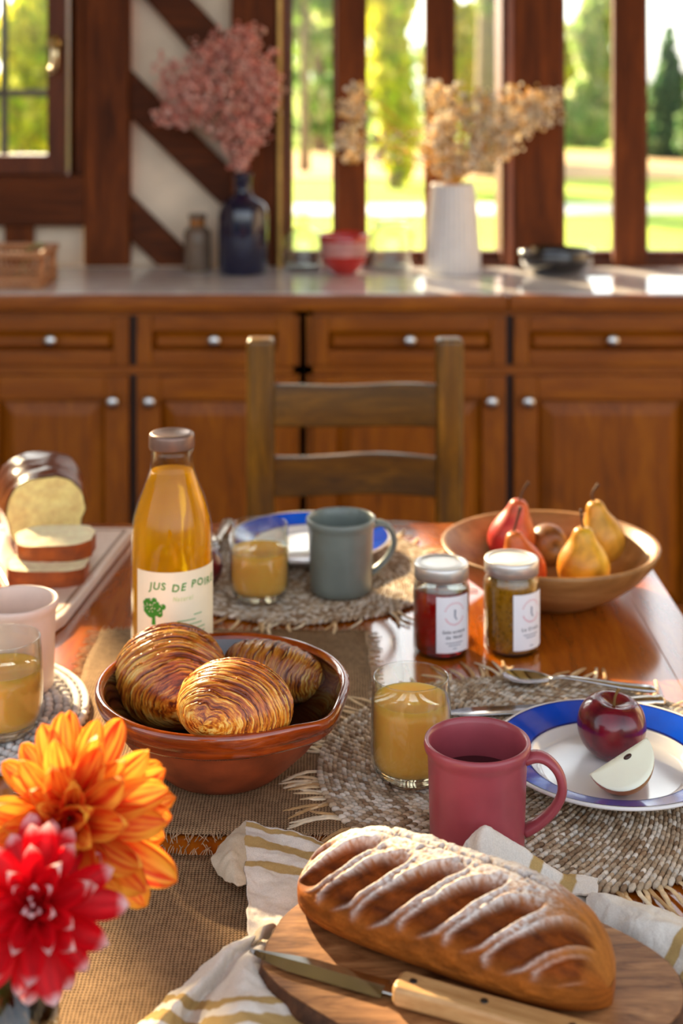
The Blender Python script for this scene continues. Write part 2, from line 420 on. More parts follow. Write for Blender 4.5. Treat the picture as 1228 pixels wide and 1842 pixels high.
# ------------------------------------------------------------------ the garden
GZ = -0.10
lawn_m, nt, b = nodes('lawn')
n1 = noise_n(nt, tc(nt), 0.6, 3); n2 = noise_n(nt, tc(nt), 14, 3)
r = ramp(nt, mth(nt, 'ADD', mth(nt, 'MULTIPLY', n1.outputs[0], 0.6), mth(nt, 'MULTIPLY', n2.outputs[0], 0.4)), [(0.3, (112, 150, 20)), (0.7, (196, 210, 40))])
nt.links.new(r.outputs[0], b.inputs['Base Color']); b.inputs['Roughness'].default_value = 0.9
g = mk('ground', box(-60, 60, 4.0, 90, GZ-0.2, GZ), lawn_m, None, smooth=False); g['kind'] = 'structure'
def ground_strip(name, y0, y1, c, label, z=0.012, wob=0.6):
    n = 40; v = []
    for k in range(n+1):
        x = -40+80*k/n
        v += [(x, y0+wob*fbm(x*0.15, y0), GZ+z), (x, y1+wob*fbm(x*0.15, y1+9), GZ+z)]
    f = [(2*k, 2*k+2, 2*k+3, 2*k+1) for k in range(n)]
    o = mk(name, (v, f), plain(name+'_mat', c, rough=0.9, var=0.15, vs=2), None, smooth=False, solid=0.02)
    return setp(o, kind='structure')
ground_strip('garden_path', 16.7, 17.9, (238, 232, 214), None)
ground_strip('gravel_drive', 23.0, 33.0, (196, 160, 110), None)

def leaf_cloud(blobs, n, size, cols, seed, flat=0.0):
    rg = np.random.default_rng(seed); V = []; Fc = []; C = []
    tot = sum(b[3]*b[4]*b[5] for b in blobs)
    for bx, by, bz, rx, ry, rz in blobs:
        m = max(10, int(n*rx*ry*rz/tot))
        for _ in range(m):
            p = rg.normal(size=3); p /= np.linalg.norm(p); p *= rg.uniform(0.35, 1.0)**0.5
            c = Vector((bx+p[0]*rx, by+p[1]*ry, bz+p[2]*rz))
            e = Euler(rg.uniform(-PI, PI, 3)); s = size*rg.uniform(0.6, 1.3)
            M = e.to_matrix()
            i = len(V)
            for a in ((-0.5, 0, 0), (0, -0.32, 0.06), (0.5, 0, 0), (0, 0.32, 0.06)):
                V.append(tuple(c + M @ Vector(a)*s))
            Fc.append((i, i+1, i+2, i+3))
            cc = lin(cols[rg.integers(len(cols))]); k = rg.uniform(0.75, 1.15)
            C += [tuple(x*k for x in cc)]*4
    return (V, Fc), C
M_LEAF = vcol('garden_leaf', rough=0.6, translucent=0.55)
bark = wood('tree_bark', [(0.3, (92, 76, 60)), (0.7, (160, 142, 120))], axis=2, scale=5, stretch=4, rough=0.9)
YEL = [(206, 206, 36), (226, 214, 60), (176, 196, 40), (236, 226, 110)]
GRN = [(96, 150, 50), (130, 176, 60), (160, 196, 80), (190, 206, 120)]
PAL = [(176, 200, 120), (206, 216, 150), (150, 186, 120), (226, 226, 180)]
DRK = [(60, 104, 56), (82, 126, 76), (100, 142, 92), (130, 160, 110)]
def tree(label, px, d, top_py, w_px, cols, trunk=0.16, n=2600, leaf=0.24, conic=False, low=0.45, tpx=None, seed=0, name='tree'):
    bx = X(px, d); zt = Z(top_py, d); wr = w_px*d/F/2
    t = thing(name, label, 'tree', (bx, d, GZ))
    H = zt-GZ
    lean = 0.0 if tpx is None else X(tpx, d)-bx
    mk('trunk', tube(cr([(0, 0, 0), (lean*0.3, 0, H*0.3), (lean*0.7, 0.1, H*0.62), (lean, 0, H*0.9)], 10), [trunk*(1-0.07*i) for i in range(10)], 8), bark, t)
    rg = random.Random(seed); bl = []
    if conic:
        for k in range(9):
            q = k/8; rr = wr*(1-q*0.85); bl.append((rg.uniform(-.1, .1), 0, H*(0.10+0.86*q), rr, rr, H*0.10))
    else:
        for k in range(11):
            a = rg.uniform(0, 2*PI); q = rg.uniform(0, 0.75)*wr
            bl.append((q*math.cos(a), q*math.sin(a), H*(low+rg.uniform(0, 1)*(0.95-low)), wr*rg.uniform(.35, .55), wr*rg.uniform(.35, .55), H*rg.uniform(.09, .16)))
    vf, c = leaf_cloud(bl, n, leaf, cols, seed)
    mk('foliage', vf, M_LEAF, t, smooth=False, col=c, kind='stuff')
    return t
TREES = [
 ('yellow-green tree seen through the small left window', 30, 17, -260, 300, YEL, .14, .22),
 ('pale green tree at the left edge of the big windows', 548, 25, -420, 150, PAL+GRN, .10, .30),
 ('mid green tree filling the gap left of the first big pane', 575, 33, -300, 230, GRN+PAL, .2, .36),
 ('bright yellow tree in the second pane of the big windows', 712, 21, -360, 180, YEL, .12, .24),
 ('yellow-leaved tree behind the cream dried flowers', 800, 30, -300, 130, YEL, .16, .28),
 ('pale grey-trunked tree in the middle pane', 885, 24, -420, 90, PAL, .34, .26),
 ('pale green tree behind the black bowl', 1060, 36, -40, 170, PAL, .2, .34),
 ('yellowish tree in the fourth pane of the big windows', 1030, 44, 60, 160, YEL, .2, .40),
 ('dark green conifer in the rightmost pane', 1205, 30, 55, 110, DRK, .18, .26),
 ('dark conifer at the right end of the garden', 1290, 28, -60, 150, DRK, .18, .26),
]
for i, (lab, px, d, tp, w, cols, tr, lf) in enumerate(TREES):
    tree(lab, px, d, tp, w, cols, tr, 3600, lf, conic='conifer' in lab, low=0.12, seed=20+i)
def hedge(label, px0, px1, d, top, cols, seed):
    x0, x1 = X(px0, d), X(px1, d); zt = Z(top, d)
    t = thing('hedge', label, 'hedge', ((x0+x1)/2, d, GZ))
    n = 9; bl = [((k/(n-1)-.5)*(x1-x0), 0, (zt-GZ)*(.45+.1*math.sin(k*2.1)), (x1-x0)/n, 0.7, (zt-GZ)*.55) for k in range(n)]
    vf, c = leaf_cloud(bl, 3200, 0.3, cols, seed); mk('foliage', vf, M_LEAF, t, smooth=False, col=c, kind='stuff')
hedge('long green hedge across the far side of the drive', 380, 880, 40, 66, GRN+PAL, 61)
hedge('grey-green hedge behind the right-hand lawn', 960, 1420, 50, 172, DRK+PAL, 62)
hedge('leafy hedge beyond the small left window', -420, 240, 30, 150, YEL+GRN, 63)

# ------------------------------------------------------------------ base cabinets
DC = 3.32
def panel_front(x0, x1, z0, z1, fw, name, parent, knob_at, t=0.022):
    """frame and raised panel, with its knob; local to parent whose y=0 is the carcass face"""
    a0, a1, c0, c1 = x0+fw, x1-fw, z0+fw, z1-fw; s = min(0.035, (c1-c0)*0.28)
    v = [(a0, -.004, c0), (a1, -.004, c0), (a1, -.004, c1), (a0, -.004, c1), (a0+s, -t+.001, c0+s), (a1-s, -t+.001, c0+s), (a1-s, -t+.001, c1-s), (a0+s, -t+.001, c1-s)]
    o = mk(name, (v, [(4, 5, 6, 7), (0, 1, 5, 4), (1, 2, 6, 5), (2, 3, 7, 6), (3, 0, 4, 7)]), M_OAKV if (c1-c0) > (a1-a0) else M_OAKH, parent, smooth=False)
    mk('stile', box(x0, x0+fw, -t, 0, z0, z1), M_OAKV, o, smooth=False, bevel=0.003); mk('stile', box(x1-fw, x1, -t, 0, z0, z1), M_OAKV, o, smooth=False, bevel=0.003)
    mk('rail', box(x0+fw, x1-fw, -t, 0, z1-fw, z1), M_OAKH, o, smooth=False, bevel=0.003)
    mk('rail', box(x0+fw, x1-fw, -t, 0, z0, z0+fw), M_OAKH, o, smooth=False, bevel=0.003)
    kx, kz = knob_at
    kn = lathe([(0, 0), (.008, 0), (.007, .012), (.012, .016), (.0155, .021), (.0155, .025), (.011, .030), (0, .032)], 20)
    mk('knob', kn, M_CHROME, o, loc=(kx, -t, kz), rot=(PI/2, 0, 0))
def cabinet(label, pxa, pxb, pxm, ga=10, gb=14):
    x0, x1, xm = X(pxa, DC), X(pxb, DC), X(pxm, DC)
    t = thing('base_cabinet', label, 'cabinet', ((x0+x1)/2, DC, 0), group='oak base cabinets under the worktop'); cx = (x0+x1)/2
    mk('carcass', box(x0-cx+.002, x1-cx-.002, 0.0, 0.46, 0.1, 0.853), M_CARC, t, smooth=False)
    mk('plinth', box(x0-cx+.002, x1-cx-.002, 0.05, 0.46, 0.0, 0.1), M_CARC, t, smooth=False)
    mk('face_rail', box(x0-cx+.002, x1-cx-.002, -.008, 0, Z(672, DC), Z(656, DC)), M_OAKH, t, smooth=False)
    mk('face_rail', box(x0-cx+.002, x1-cx-.002, -.008, 0, Z(566, DC), 0.853), M_OAKH, t, smooth=False)
    e = X(614+13, DC)
    for sx0, sx1 in ((x0-cx+.002, x0-cx+e), (x1-cx-e, x1-cx-.002)):
        mk('face_stile', box(sx0, sx1, -.008, 0, .1, 0.853), M_OAKV, t, smooth=False)
    zd1, zd0, zo1, zo0 = Z(566, DC), Z(655, DC), Z(673, DC), 0.115
    g = X(614+7, DC)
    for a, b_, side in ((x0+e, xm-g, 1), (xm+g, x1-e, -1)):
        panel_front(a-cx, b_-cx, zd0, zd1, 0.036, 'drawer_front', t, ((a+b_)/2-cx, Z(607, DC)))
        kx = (b_-X(614+27, DC) if side == 1 else a+X(614+24, DC))-cx
        panel_front(a-cx, b_-cx, zo0, zo1, 0.056, 'door', t, (kx, Z(716, DC)))
cabinet('oak base cabinet below the wicker basket and blue bottle', -54, 540, 241)
cabinet('wider oak base cabinet below the white vase and black bowl', 550, 1282, 915)
cabinet('oak base cabinet standing past the left edge of the photo', -700, -62, -380)
cabinet('oak base cabinet standing past the right edge of the photo', 1290, 1960, 1640)
wt_m, nt, b = nodes('grey_marble')
n1 = noise_n(nt, tc(nt, (1, 2, 1)), 7, 8, 0.65, 1.5)
r = ramp(nt, n1.outputs[0], [(0.3, (196, 190, 194)), (0.5, (232, 228, 230)), (0.7, (246, 243, 242))])
nt.links.new(r.outputs[0], b.inputs['Base Color']); b.inputs['Roughness'].default_value = 0.07; b.inputs['Coat Weight'].default_value = 0.3
wtop = thing('worktop', 'polished grey-white worktop with a wooden front edge along the windows', 'worktop', (0, 0, 0))
WT = 0.894
mk('slab', box(-2.3, 1.75, 3.315, DW-.0005, 0.8545, WT), wt_m, wtop, smooth=False, bevel=0.003)
for a, b_ in ((-2.3, X(914, 3.29)-.001), (X(914, 3.29)+.001, 1.75)):
    mk('edge_strip', box(a, b_, 3.285, 3.315, Z(560, 3.285), WT-0.001), M_OAKH, wtop, smooth=False, bevel=0.006)

# ------------------------------------------------------------------ things on the worktop
def bowl_prof(outer, thick, inner_bottom):
    """outer: list (r,z) from bottom centre to rim; returns a closed lathe profile"""
    inn = [(max(0, r-thick), z) for r, z in reversed(outer) if z > inner_bottom]
    return outer + [(outer[-1][0]-thick*0.5, outer[-1][1]+thick*0.35)] + inn + [(0, inner_bottom)]
def at(px, d, h=0.0): return (X(px, d), d, WT+h)

# wicker basket
wick = wood('wicker_cane', [(0.3, (140, 84, 48)), (0.7, (206, 148, 100))], axis=0, scale=12, stretch=2, rough=0.55)
bk = thing('wicker_basket', 'low woven cane basket with side handle hole on the worktop', 'basket', (-0.86, 3.48, WT))
mk('base', box(-.14, .14, -.095, .095, 0.0005, .008), wick, bk, smooth=False)
bar = mesh('cane', tube([(0, 0, 0), (0, 0, .078)], .0042, 6), wick)
for k in range(20):
    x = -.14+.28*k/19
    for y in (-.097, .097): link('cane', bar, bk, (x, y, .004))
for k in range(1, 13):
    y = -.097+.194*k/13
    link('cane', bar, bk, (-.142, y, .004))
    if not 5 <= k <= 8: link('cane', bar, bk, (.142, y, .004))
for z in (.006, .022, .080):
    ring = [(-.144, -.1, z), (.144, -.1, z), (.144, .1, z), (-.144, .1, z), (-.144, -.1, z)]
    pts = []
    for a, c in zip(ring[:-1], ring[1:]):
        pts += [Vector(a).lerp(Vector(c), q/6) for q in range(6)]
    mk('rim_band' if z > .05 else 'hoop', tube(pts+[Vector(ring[-1])], .0085 if z > .05 else .005, 7), wick, bk)
sprig = thing('herb_sprig', 'green herb sprig poking out of the wicker basket', 'herb', (-0.80, 3.50, WT+.012))
mk('stem', tube(cr([(0, 0, 0), (.02, -.01, .04), (.05, -.02, .085)], 8), .002, 5), plain('herb_green', (120, 136, 70), rough=.6), sprig)
for k in range(9):
    a = k*2.4; M = Matrix.Translation((.008+.005*k, -.003*k, .02+.008*k)) @ Euler((.6, .3, a)).to_matrix().to_4x4()
    mk('leaf', xf(([(0, 0, 0), (.012, .007, .004), (.028, 0, .006), (.012, -.007, .004)], [(0, 1, 2, 3)]), M), plain('herb_green', (120, 136, 70)), sprig, smooth=False, solid=.0008)
lime = thing('green_pear', 'small bright green fruit at the left inside the wicker basket', 'fruit', (-0.925, 3.46, WT+.012))
mk('body', lathe([(0, 0), (.02, .004), (.034, .022), (.034, .042), (.024, .066), (.012, .082), (0, .086)], 20), plain('lime_skin', (176, 200, 60), rough=.35), lime)
mk('stem', tube([(0, 0, .084), (.003, 0, .098)], .002, 6), plain('twig', (90, 66, 36)), lime)

# small smoky bottle
t = thing('apothecary_bottle', 'small smoky brown glass bottle left of the blue bottle', 'bottle', at(355, 3.725))
mk('glass', lathe([(0, 0), (.033, 0), (.0355, .004), (.0355, .098), (.032, .108), (.021, .115), (.019, .12), (.019, .136), (.024, .139), (.024, .148), (.017, .149), (.017, .118), (.03, .104), (.0325, .098), (.0325, .006), (0, .006)], 32),
   plain('smoky_glass', (150, 126, 106), rough=.08, trans=.45, ior=1.3, var=.05), t)
mk('collar', lathe([(.0192, .117), (.0205, .118), (.0205, .135), (.0192, .136)], 32), plain('amber_collar', (150, 90, 24), rough=.2), t)
# blue bottle
t = thing('blue_bottle', 'dark blue glass bottle holding the pink dried flowers', 'bottle', at(437, 3.67))
mk('glass', lathe([(0, 0), (.060, 0), (.064, .004), (.064, .158), (.060, .176), (.048, .190), (.030, .200), (.0235, .207), (.0225, .215), (.0225, .248), (.025, .251), (.025, .258), (.0185, .258), (.0185, .214), (.026, .2), (.045, .184), (.058, .168), (.060, .155), (.060, .006), (0, .006)], 48),
   plain('blue_glass', (8, 20, 54), rough=.03, trans=.15, ior=1.45, var=.1, spec=.6, coat=.6), t)
# bouquets
def bouquet(name, label, cat, base, mouth_h, depth, lobes, n_flo, r_flo, cols, stem_mat, seed, nstem=22, trl=.5):
    rg = np.random.default_rng(seed)
    t = thing(name, label, cat, base)
    B = Vector(base); V = []; Fc = []; C = []
    octa = ell(0, 0, 0, 1, 1, 1, 6, 4)
    wsum = sum(l[4] for l in lobes)
    tips = []
    for px, py, rx, ry, w in lobes:
        for _ in range(int(n_flo*w/wsum)):
            q = rg.normal(size=3); q /= np.linalg.norm(q); q *= rg.uniform(0, 1)**0.4
            # little umbels: cluster florets
            p = D(px+q[0]*rx, py+q[1]*ry, depth) + Vector((0, q[2]*rx*depth/F*0.8, 0)) - B
            if rg.uniform() < 0.12: tips.append(p.copy())
            m = 4
            for _k in range(m):
                o = Vector(rg.normal(size=3))*r_flo*1.6; s = r_flo*rg.uniform(.6, 1.25); i = len(V)
                V += [tuple(p+o+Vector(a)*s) for a in octa[0]]; Fc += [tuple(j+i for j in f) for f in octa[1]]
                c = lin(cols[rg.integers(len(cols))]); k = rg.uniform(.7, 1.15); C += [tuple(x*k for x in c)]*len(octa[0])
    mk('florets', (V, Fc), vcol(name+'_floret', rough=.9, spec=.1, translucent=trl), t, col=C, kind='stuff')
    for k in range(min(nstem, len(tips))):
        e = tips[(k*7) % len(tips)]; a = rg.uniform(0, 2*PI)
        p0 = Vector((.008*math.cos(a), .008*math.sin(a), mouth_h-.10)); p1 = Vector((.013*math.cos(a), .013*math.sin(a), mouth_h))
        mid = p1.lerp(e, .5)+Vector((0, 0, .025))
        mk('stem', tube(cr([p0, p1, mid, e], 12), [.0016]*9+[.0012, .001, .0008], 5), stem_mat, t)
        for _ in range(3):
            s = mid.lerp(e, rg.uniform(-.2, .8)); e2 = tips[rg.integers(len(tips))]
            if (e2-s).length < .08: mk('stem', tube([s, s.lerp(e2, .5)+Vector((0, 0, .006)), e2], .0009, 4), stem_mat, t)
    return t
bouquet('pink_dried_flowers', 'bunch of dusty pink dried flowers standing in the blue bottle', 'dried flowers', at(437, 3.67, .02), .24, 3.67,
        [(405, 165, 88, 78, 7), (335, 160, 48, 50, 2.2), (318, 205, 30, 24, .8), (295, 210, 14, 12, .3), (432, 80, 48, 42, 2.4), (470, 150, 38, 75, 3), (430, 245, 36, 52, 1.5), (452, 225, 36, 40, 1.0), (432, 288, 14, 24, .7), (372, 95, 40, 30, 1), (300, 125, 18, 28, .35)],
        860, .0050, [(255, 194, 176), (250, 172, 156), (255, 214, 198), (236, 148, 130)], plain('pink_stem', (130, 64, 52), rough=.8), 3, 26, .22)
bouquet('cream_dried_flowers', 'spray of cream dried flowers standing in the white ribbed vase', 'dried flowers', at(815, 3.69, .02), .2, 3.69,
        [(640, 190, 32, 40, .8), (632, 255, 34, 36, .9), (700, 265, 40, 30, .35), (790, 168, 24, 24, .35), (785, 235, 36, 52, 1.2), (850, 215, 62, 66, 2.6), (915, 210, 56, 50, 1.9), (968, 195, 40, 36, 1.5), (815, 290, 48, 34, 1.5), (880, 270, 50, 24, .8)],
        520, .0056, [(255, 246, 226), (253, 232, 190), (246, 212, 146), (255, 251, 240)], plain('straw_stem', (214, 150, 60), rough=.8), 5, 34)
# clear bottle with stopper
t = thing('stoppered_bottle', 'clear round glass bottle with glass stopper left of the red bowl', 'bottle', at(545, 3.742))
mk('glass', lathe([(0, 0), (.05, 0), (.054, .006), (.055, .075), (.048, .096), (.028, .108), (.014, .114), (.013, .13), (.017, .132), (.017, .136), (.011, .136), (.011, .113), (.027, .104), (.045, .092), (.051, .075), (.050, .01), (0, .012)], 36), M_GLASS, t)
mk('stopper', lathe([(0, .132), (.0105, .134), (.0105, .139), (.014, .145), (.0145, .158), (.010, .166), (0, .168)], 24), thin_glass('stopper_glass', (236, 240, 238), 2.0), t)
# red bowl with a zigzag band
t = thing('red_bowl', 'small red bowl with a white zigzag band on the worktop', 'bowl', at(619, 3.665))
o = [(0, 0), (.028, 0), (.030, .004), (.045, .014), (.057, .033), (.0625, .058), (.064, .085), (.065, .102)]
mk('body', lathe(bowl_prof(o, .005, .008), 56), plain('red_enamel', (176, 34, 28), rough=.15, coat=.6, var=.05), t)
zz = []
for row in range(4):
    z0 = .048+row*.0095; n = 72
    v = []
    for k in range(2*n):
        a = 2*PI*k/(2*n); z = z0+(.006 if k % 2 else 0)
        rr = np.interp(z, [.033, .058, .085, .102], [.057, .0625, .064, .065])+.0007
        r2 = np.interp(z+.0030, [.033, .058, .085, .102], [.057, .0625, .064, .065])+.0007
        v += [(rr*math.cos(a), rr*math.sin(a), z), (r2*math.cos(a), r2*math.sin(a), z+.0030)]
    m = 2*n
    zz.append((v, [(2*k, 2*((k+1) % m), 2*((k+1) % m)+1, 2*k+1) for k in range(m)]))
mk('zigzag_band', join(*zz), plain('band_white', (232, 214, 204), rough=.3), t, smooth=False)
# clip-top jar
t = thing('clip_top_jar', 'empty clear glass clip-top jar between red bowl and white vase', 'jar', at(704, 3.75))
mk('glass', lathe([(0, 0), (.052, 0), (.056, .006), (.056, .098), (.046, .108), (.044, .114), (.04, .114), (.042, .106), (.0525, .096), (.0525, .009), (0, .011)], 36), M_GLASS, t)
mk('lid', lathe([(0, .118), (.046, .118), (.048, .124), (.046, .132), (.02, .136), (0, .137)], 36), thin_glass('lid_glass', (225, 232, 228), 2.0), t)
mk('wire_clip', join(tube([(.048*math.cos(a), .048*math.sin(a), .111) for a in np.linspace(0, 2*PI, 33)], .0016, 6), tube([(.047, 0, .111), (.06, 0, .10), (.062, 0, .128), (.047, 0, .131)], .0016, 6)), M_STEEL, t)
# white ribbed vase
t = thing('ribbed_vase', 'tall white ribbed ceramic vase in front of the windows', 'vase', at(815, 3.69))
rib = lambda r, z, a: r*(1+.055*(abs(math.cos(a*15))-.5)) if r > .045 else r
mk('body', lathe([(0, 0), (.066, 0), (.070, .004), (.0685, .05), (.065, .11), (.060, .17), (.0555, .226), (.0545, .231), (.051, .231), (.051, .225), (.055, .17), (.06, .11), (.063, .05), (.062, .01), (0, .01)], 192, rib), plain('matt_white_ceramic', (226, 220, 216), rough=.45, var=.02), t)
# black bowl
t = thing('black_bowl', 'shallow glossy black bowl on the worktop before the thick post', 'bowl', at(1000, 3.68))
mk('body', lathe(bowl_prof([(0, 0), (.055, 0), (.062, .003), (.076, .010), (.090, .024), (.0955, .04), (.0965, .06)], .006, .006), 56), plain('black_glaze', (14, 14, 18), rough=.06, coat=1.0, var=.05), t)

# ------------------------------------------------------------------ chair
ch_m = wood('chair_wood', [(0.25, (36, 22, 0)), (0.5, (100, 66, 2)), (0.75, (156, 106, 12))], axis=2, scale=4, stretch=7, rough=.35, coat=.2, bmp=.1)
ch_h = wood('chair_wood_slat', [(0.25, (28, 17, 0)), (0.5, (84, 56, 2)), (0.75, (140, 96, 12))], axis=0, scale=4, stretch=7, rough=.35, coat=.2, bmp=.1)
DCH = 2.36
chair = thing('ladder_back_chair', 'worn brown wooden ladder-back chair on the far side of the table', 'chair', (X(638, DCH), DCH, 0))
cx = X(638, DCH)
def cpost(pa, pb):
    mk('back_post', xf(box(X(pa, DCH)-cx, X(pb, DCH)-cx, -.018, .024, 0, Z(608, DCH)), Matrix.Identity(4)), ch_m, chair, smooth=False, bevel=.008)
cpost(444, 494); cpost(783, 833)
def slat(y0, y1):
    n = 24; prof = []
    v = []; xa, xb = X(490, DCH)-cx, X(786, DCH)-cx
    for k in range(n):
        s = k/(n-1); x = xa+(xb-xa)*s; bow = .014*math.sin(PI*s)
        wob = .0025*math.sin(s*7+y0)
        for dy, z in ((-.007, Z(y1, DCH)+wob*.6), (.007, Z(y1, DCH)+wob*.6), (.007, Z(y0, DCH)+wob), (-.007, Z(y0, DCH)+wob)):
            v.append((x, dy+bow, z))
    f = grid_faces(n, 4, True)+[(3, 2, 1, 0), tuple(4*(n-1)+q for q in range(4))]
    mk('slat', (v, f), ch_h, chair, smooth=False, bevel=.003)
slat(693, 769); slat(820, 893); slat(945, 1010)
mk('seat', box(-.175, .175, -.37, .0, .43, .455), ch_h, chair, smooth=False, bevel=.008)
for sx in (-.155, .155):
    mk('front_leg', box(sx-.018, sx+.018, -.365, -.33, 0, .43), ch_m, chair, smooth=False, bevel=.004)
    mk('side_stretcher', box(sx-.01, sx+.01, -.33, 0, .2, .22), ch_m, chair, smooth=False, bevel=.003)
mk('front_stretcher', box(-.14, .14, -.355, -.335, .26, .285), ch_h, chair, smooth=False, bevel=.003)

# ------------------------------------------------------------------ table
TX0, TX1, TY0, TY1 = -0.56, 0.402, 0.60, 2.03
tm = wood('table_top_wood', [(0.25, (104, 44, 1)), (0.5, (170, 84, 6)), (0.75, (206, 120, 20))], axis=1, scale=3.5, stretch=7, rough=.16, coat=.9, bmp=.03)
table = thing('dining_table', 'glossy orange-brown wooden dining table set for breakfast', 'table', (0, 0, 0))
npl = 6; pw = (TX1-TX0-.10)/npl
for k in range(npl):
    x0 = TX0+.05+k*pw
    mk('plank', box(x0+.0001, x0+pw-.0001, TY0+.05, TY1-.05, TAB-.03, TAB), tm, table, smooth=False)
tmx = wood('table_rim_wood', [(0.25, (104, 44, 1)), (0.5, (166, 82, 6)), (0.75, (202, 118, 20))], axis=0, scale=3.5, stretch=7, rough=.16, coat=.9, bmp=.03)
for (a, b_, c, d_, m) in ((TX0, TX0+.0499, TY0, TY1, tm), (TX1-.0499, TX1, TY0, TY1, tm), (TX0+.05, TX1-.05, TY0, TY0+.0499, tmx), (TX0+.05, TX1-.05, TY1-.0499, TY1, tmx)):
    mk('rim_board', box(a, b_, c, d_, TAB-.032, TAB), m, table, smooth=False, bevel=.0012)
mk('apron', join(box(TX0+.06, TX1-.06, TY0+.06, TY0+.08, .63, TAB-.032), box(TX0+.06, TX1-.06, TY1-.08, TY1-.06, .63, TAB-.032), box(TX0+.06, TX0+.08, TY0+.08, TY1-.08, .63, TAB-.032), box(TX1-.08, TX1-.06, TY0+.08, TY1-.08, .63, TAB-.032)), tmx, table, smooth=False)
for sx in (TX0+.05, TX1-.11):
    for sy in (TY0+.05, TY1-.11):
        mk('leg', box(sx, sx+.06, sy, sy+.06, 0, TAB-.032), tm, table, smooth=False, bevel=.005)

# burlap
M_BURLAP = weave('burlap_cloth', (56, 36, 20), (192, 156, 116), .0028)
thread_m = plain('burlap_thread', (176, 146, 112), rough=.95, var=.25, vs=200)
def burlap(name, label, x0, x1, y0, y1, seed, sides='lrtb', z=TAB):
    rg = random.Random(seed)
    t = thing(name, label, 'table runner', ((x0+x1)/2, (y0+y1)/2, z)); cx, cy = (x0+x1)/2, (y0+y1)/2
    n = 40; v = []
    for i in range(n):
        for j in range(n):
            x = x0+(x1-x0)*i/(n-1); y = y0+(y1-y0)*j/(n-1)
            v.append((x-cx+.0015*math.sin(y*60), y-cy+.0015*math.sin(x*70), .0022+.0012*fbm(x*14, y*14, seed)))
    mk('cloth', (v, grid_faces(n, n)), M_BURLAP, t, solid=.0012)
    for side in sides:
        F_ = []
        L = (y1-y0) if side in 'lr' else (x1-x0)
        for k in range(int(L/.0022)):
            q = k*.0022+rg.uniform(-.0006, .0006); ln = rg.uniform(.006, .016)
            base = {'l': (x0, y0+q, -1, 0), 'r': (x1, y0+q, 1, 0), 't': (x0+q, y1, 0, 1), 'b': (x0+q, y0, 0, -1)}[side]
            ax, ay, dx, dy = base; w = rg.uniform(-.006, .006)
            p = [(ax-cx-dx*.003, ay-cy-dy*.003, .0022), (ax-cx+dx*ln*.5+dy*w*.4, ay-cy+dy*ln*.5+dx*w*.4, .0018+rg.uniform(0, .0016)), (ax-cx+dx*ln+dy*w, ay-cy+dy*ln+dx*w, .0009+rg.uniform(0, .002))]
            F_.append(tube(p, .00045, 4, caps=False))
        mk('fringe', join(*F_), thread_m, t, kind='stuff')
    return t
burlap('burlap_placemat', 'frayed brown burlap cloth under the terracotta bowl and juice bottle', -.275, .030, 1.180, 1.622, 1)
burlap('burlap_runner', 'frayed brown burlap cloth under the dahlia vase', -.42, .075, .66, 1.149, 2)

# woven straw mats
M_STRAW = vcol('woven_straw', rough=.62, spec=.25, nscale=220, var=.35, nbump=.25)
STR = [(206, 180, 148), (228, 208, 182), (166, 134, 102), (190, 162, 130), (240, 226, 206)]
straw_mesh = []
for k in range(6):
    rg = random.Random(50+k); L = .028+.026*rg.random()
    p = cr([(0, 0, .0022), (L*.4, rg.uniform(-.004, .004), .0036), (L, rg.uniform(-.012, .012), .0016)], 6)
    straw_mesh.append(mesh('straw', tube(p, [.0017, .0021, .0022, .0021, .0019, .0015], 6, squash=(1, .45)), plain('loose_straw_%d' % (k % 3), [(206, 178, 136), (178, 140, 92), (222, 204, 172)][k % 3], rough=.7, var=.15, vs=90)))
def straw_mat(label, c, R, seed, straws, angs=None):
    rg = np.random.default_rng(seed)
    t = thing('straw_placemat', label, 'placemat', (c[0], c[1], TAB), group='round woven straw placemats')
    base = ell(0, 0, 0, 1, 1, 1, 6, 4); bv = np.array(base[0]); nb = len(bv)
    V = []; Fc = []; C = []; row = .0043; n = 0; r = .006; k = 0
    while r < R:
        m = max(6, int(2*PI*r/.0070))
        for j in range(m):
            a = 2*PI*(j+(.5 if k % 2 else 0)+rg.uniform(-.08, .08))/m
            tilt = (.55)+rg.uniform(-.12, .12)
            L, W_, H_ = .0052*rg.uniform(.9, 1.12), .0025*rg.uniform(.9, 1.1), .0028
            q = bv*np.array([L, W_, H_])
            ct, st = math.cos(a+PI/2+tilt), math.sin(a+PI/2+tilt)
            px = q[:, 0]*ct-q[:, 1]*st+r*math.cos(a); py = q[:, 0]*st+q[:, 1]*ct+r*math.sin(a); pz = q[:, 2]+.0040+q[:, 0]*.16+.0008*math.sin(a*9+r*40)
            V.append(np.stack([px, py, pz], 1)); Fc += [tuple(i+n for i in f) for f in base[1]]; n += nb
            cc = np.array(lin(STR[rg.integers(len(STR))]))*rg.uniform(.72, 1.12); C.append(np.repeat(cc[None], nb, 0))
        r += row; k += 1
    mk('weave', (np.concatenate(V), Fc), M_STRAW, t, col=np.concatenate(C), kind='stuff')
    mk('underside', lathe([(0, .0006), (R-.004, .0006), (R-.003, .003), (0, .003)], 72), plain('straw_backing', (120, 92, 62), rough=.9), t)
    for j in range(straws):
        a = rg.uniform(0, 2*PI) if angs is None else rg.choice(angs)+rg.normal()*.14
        rr = R-rg.uniform(.002, .008)
        o = link('straw', straw_mesh[rg.integers(6)], t, (rr*math.cos(a), rr*math.sin(a), 0), (0, 0, a+rg.uniform(-.5, .5)))
    return t
straw_mat('round woven straw placemat under the red mug and near plate', (.180, 1.290), .200, 11, 120, [PI, PI*1.08, PI*.92, PI*1.2, PI*1.28, -PI/2+.2, -PI/2+.5, -PI/2, .5, 1.2, 1.7, 2.0, 2.5])
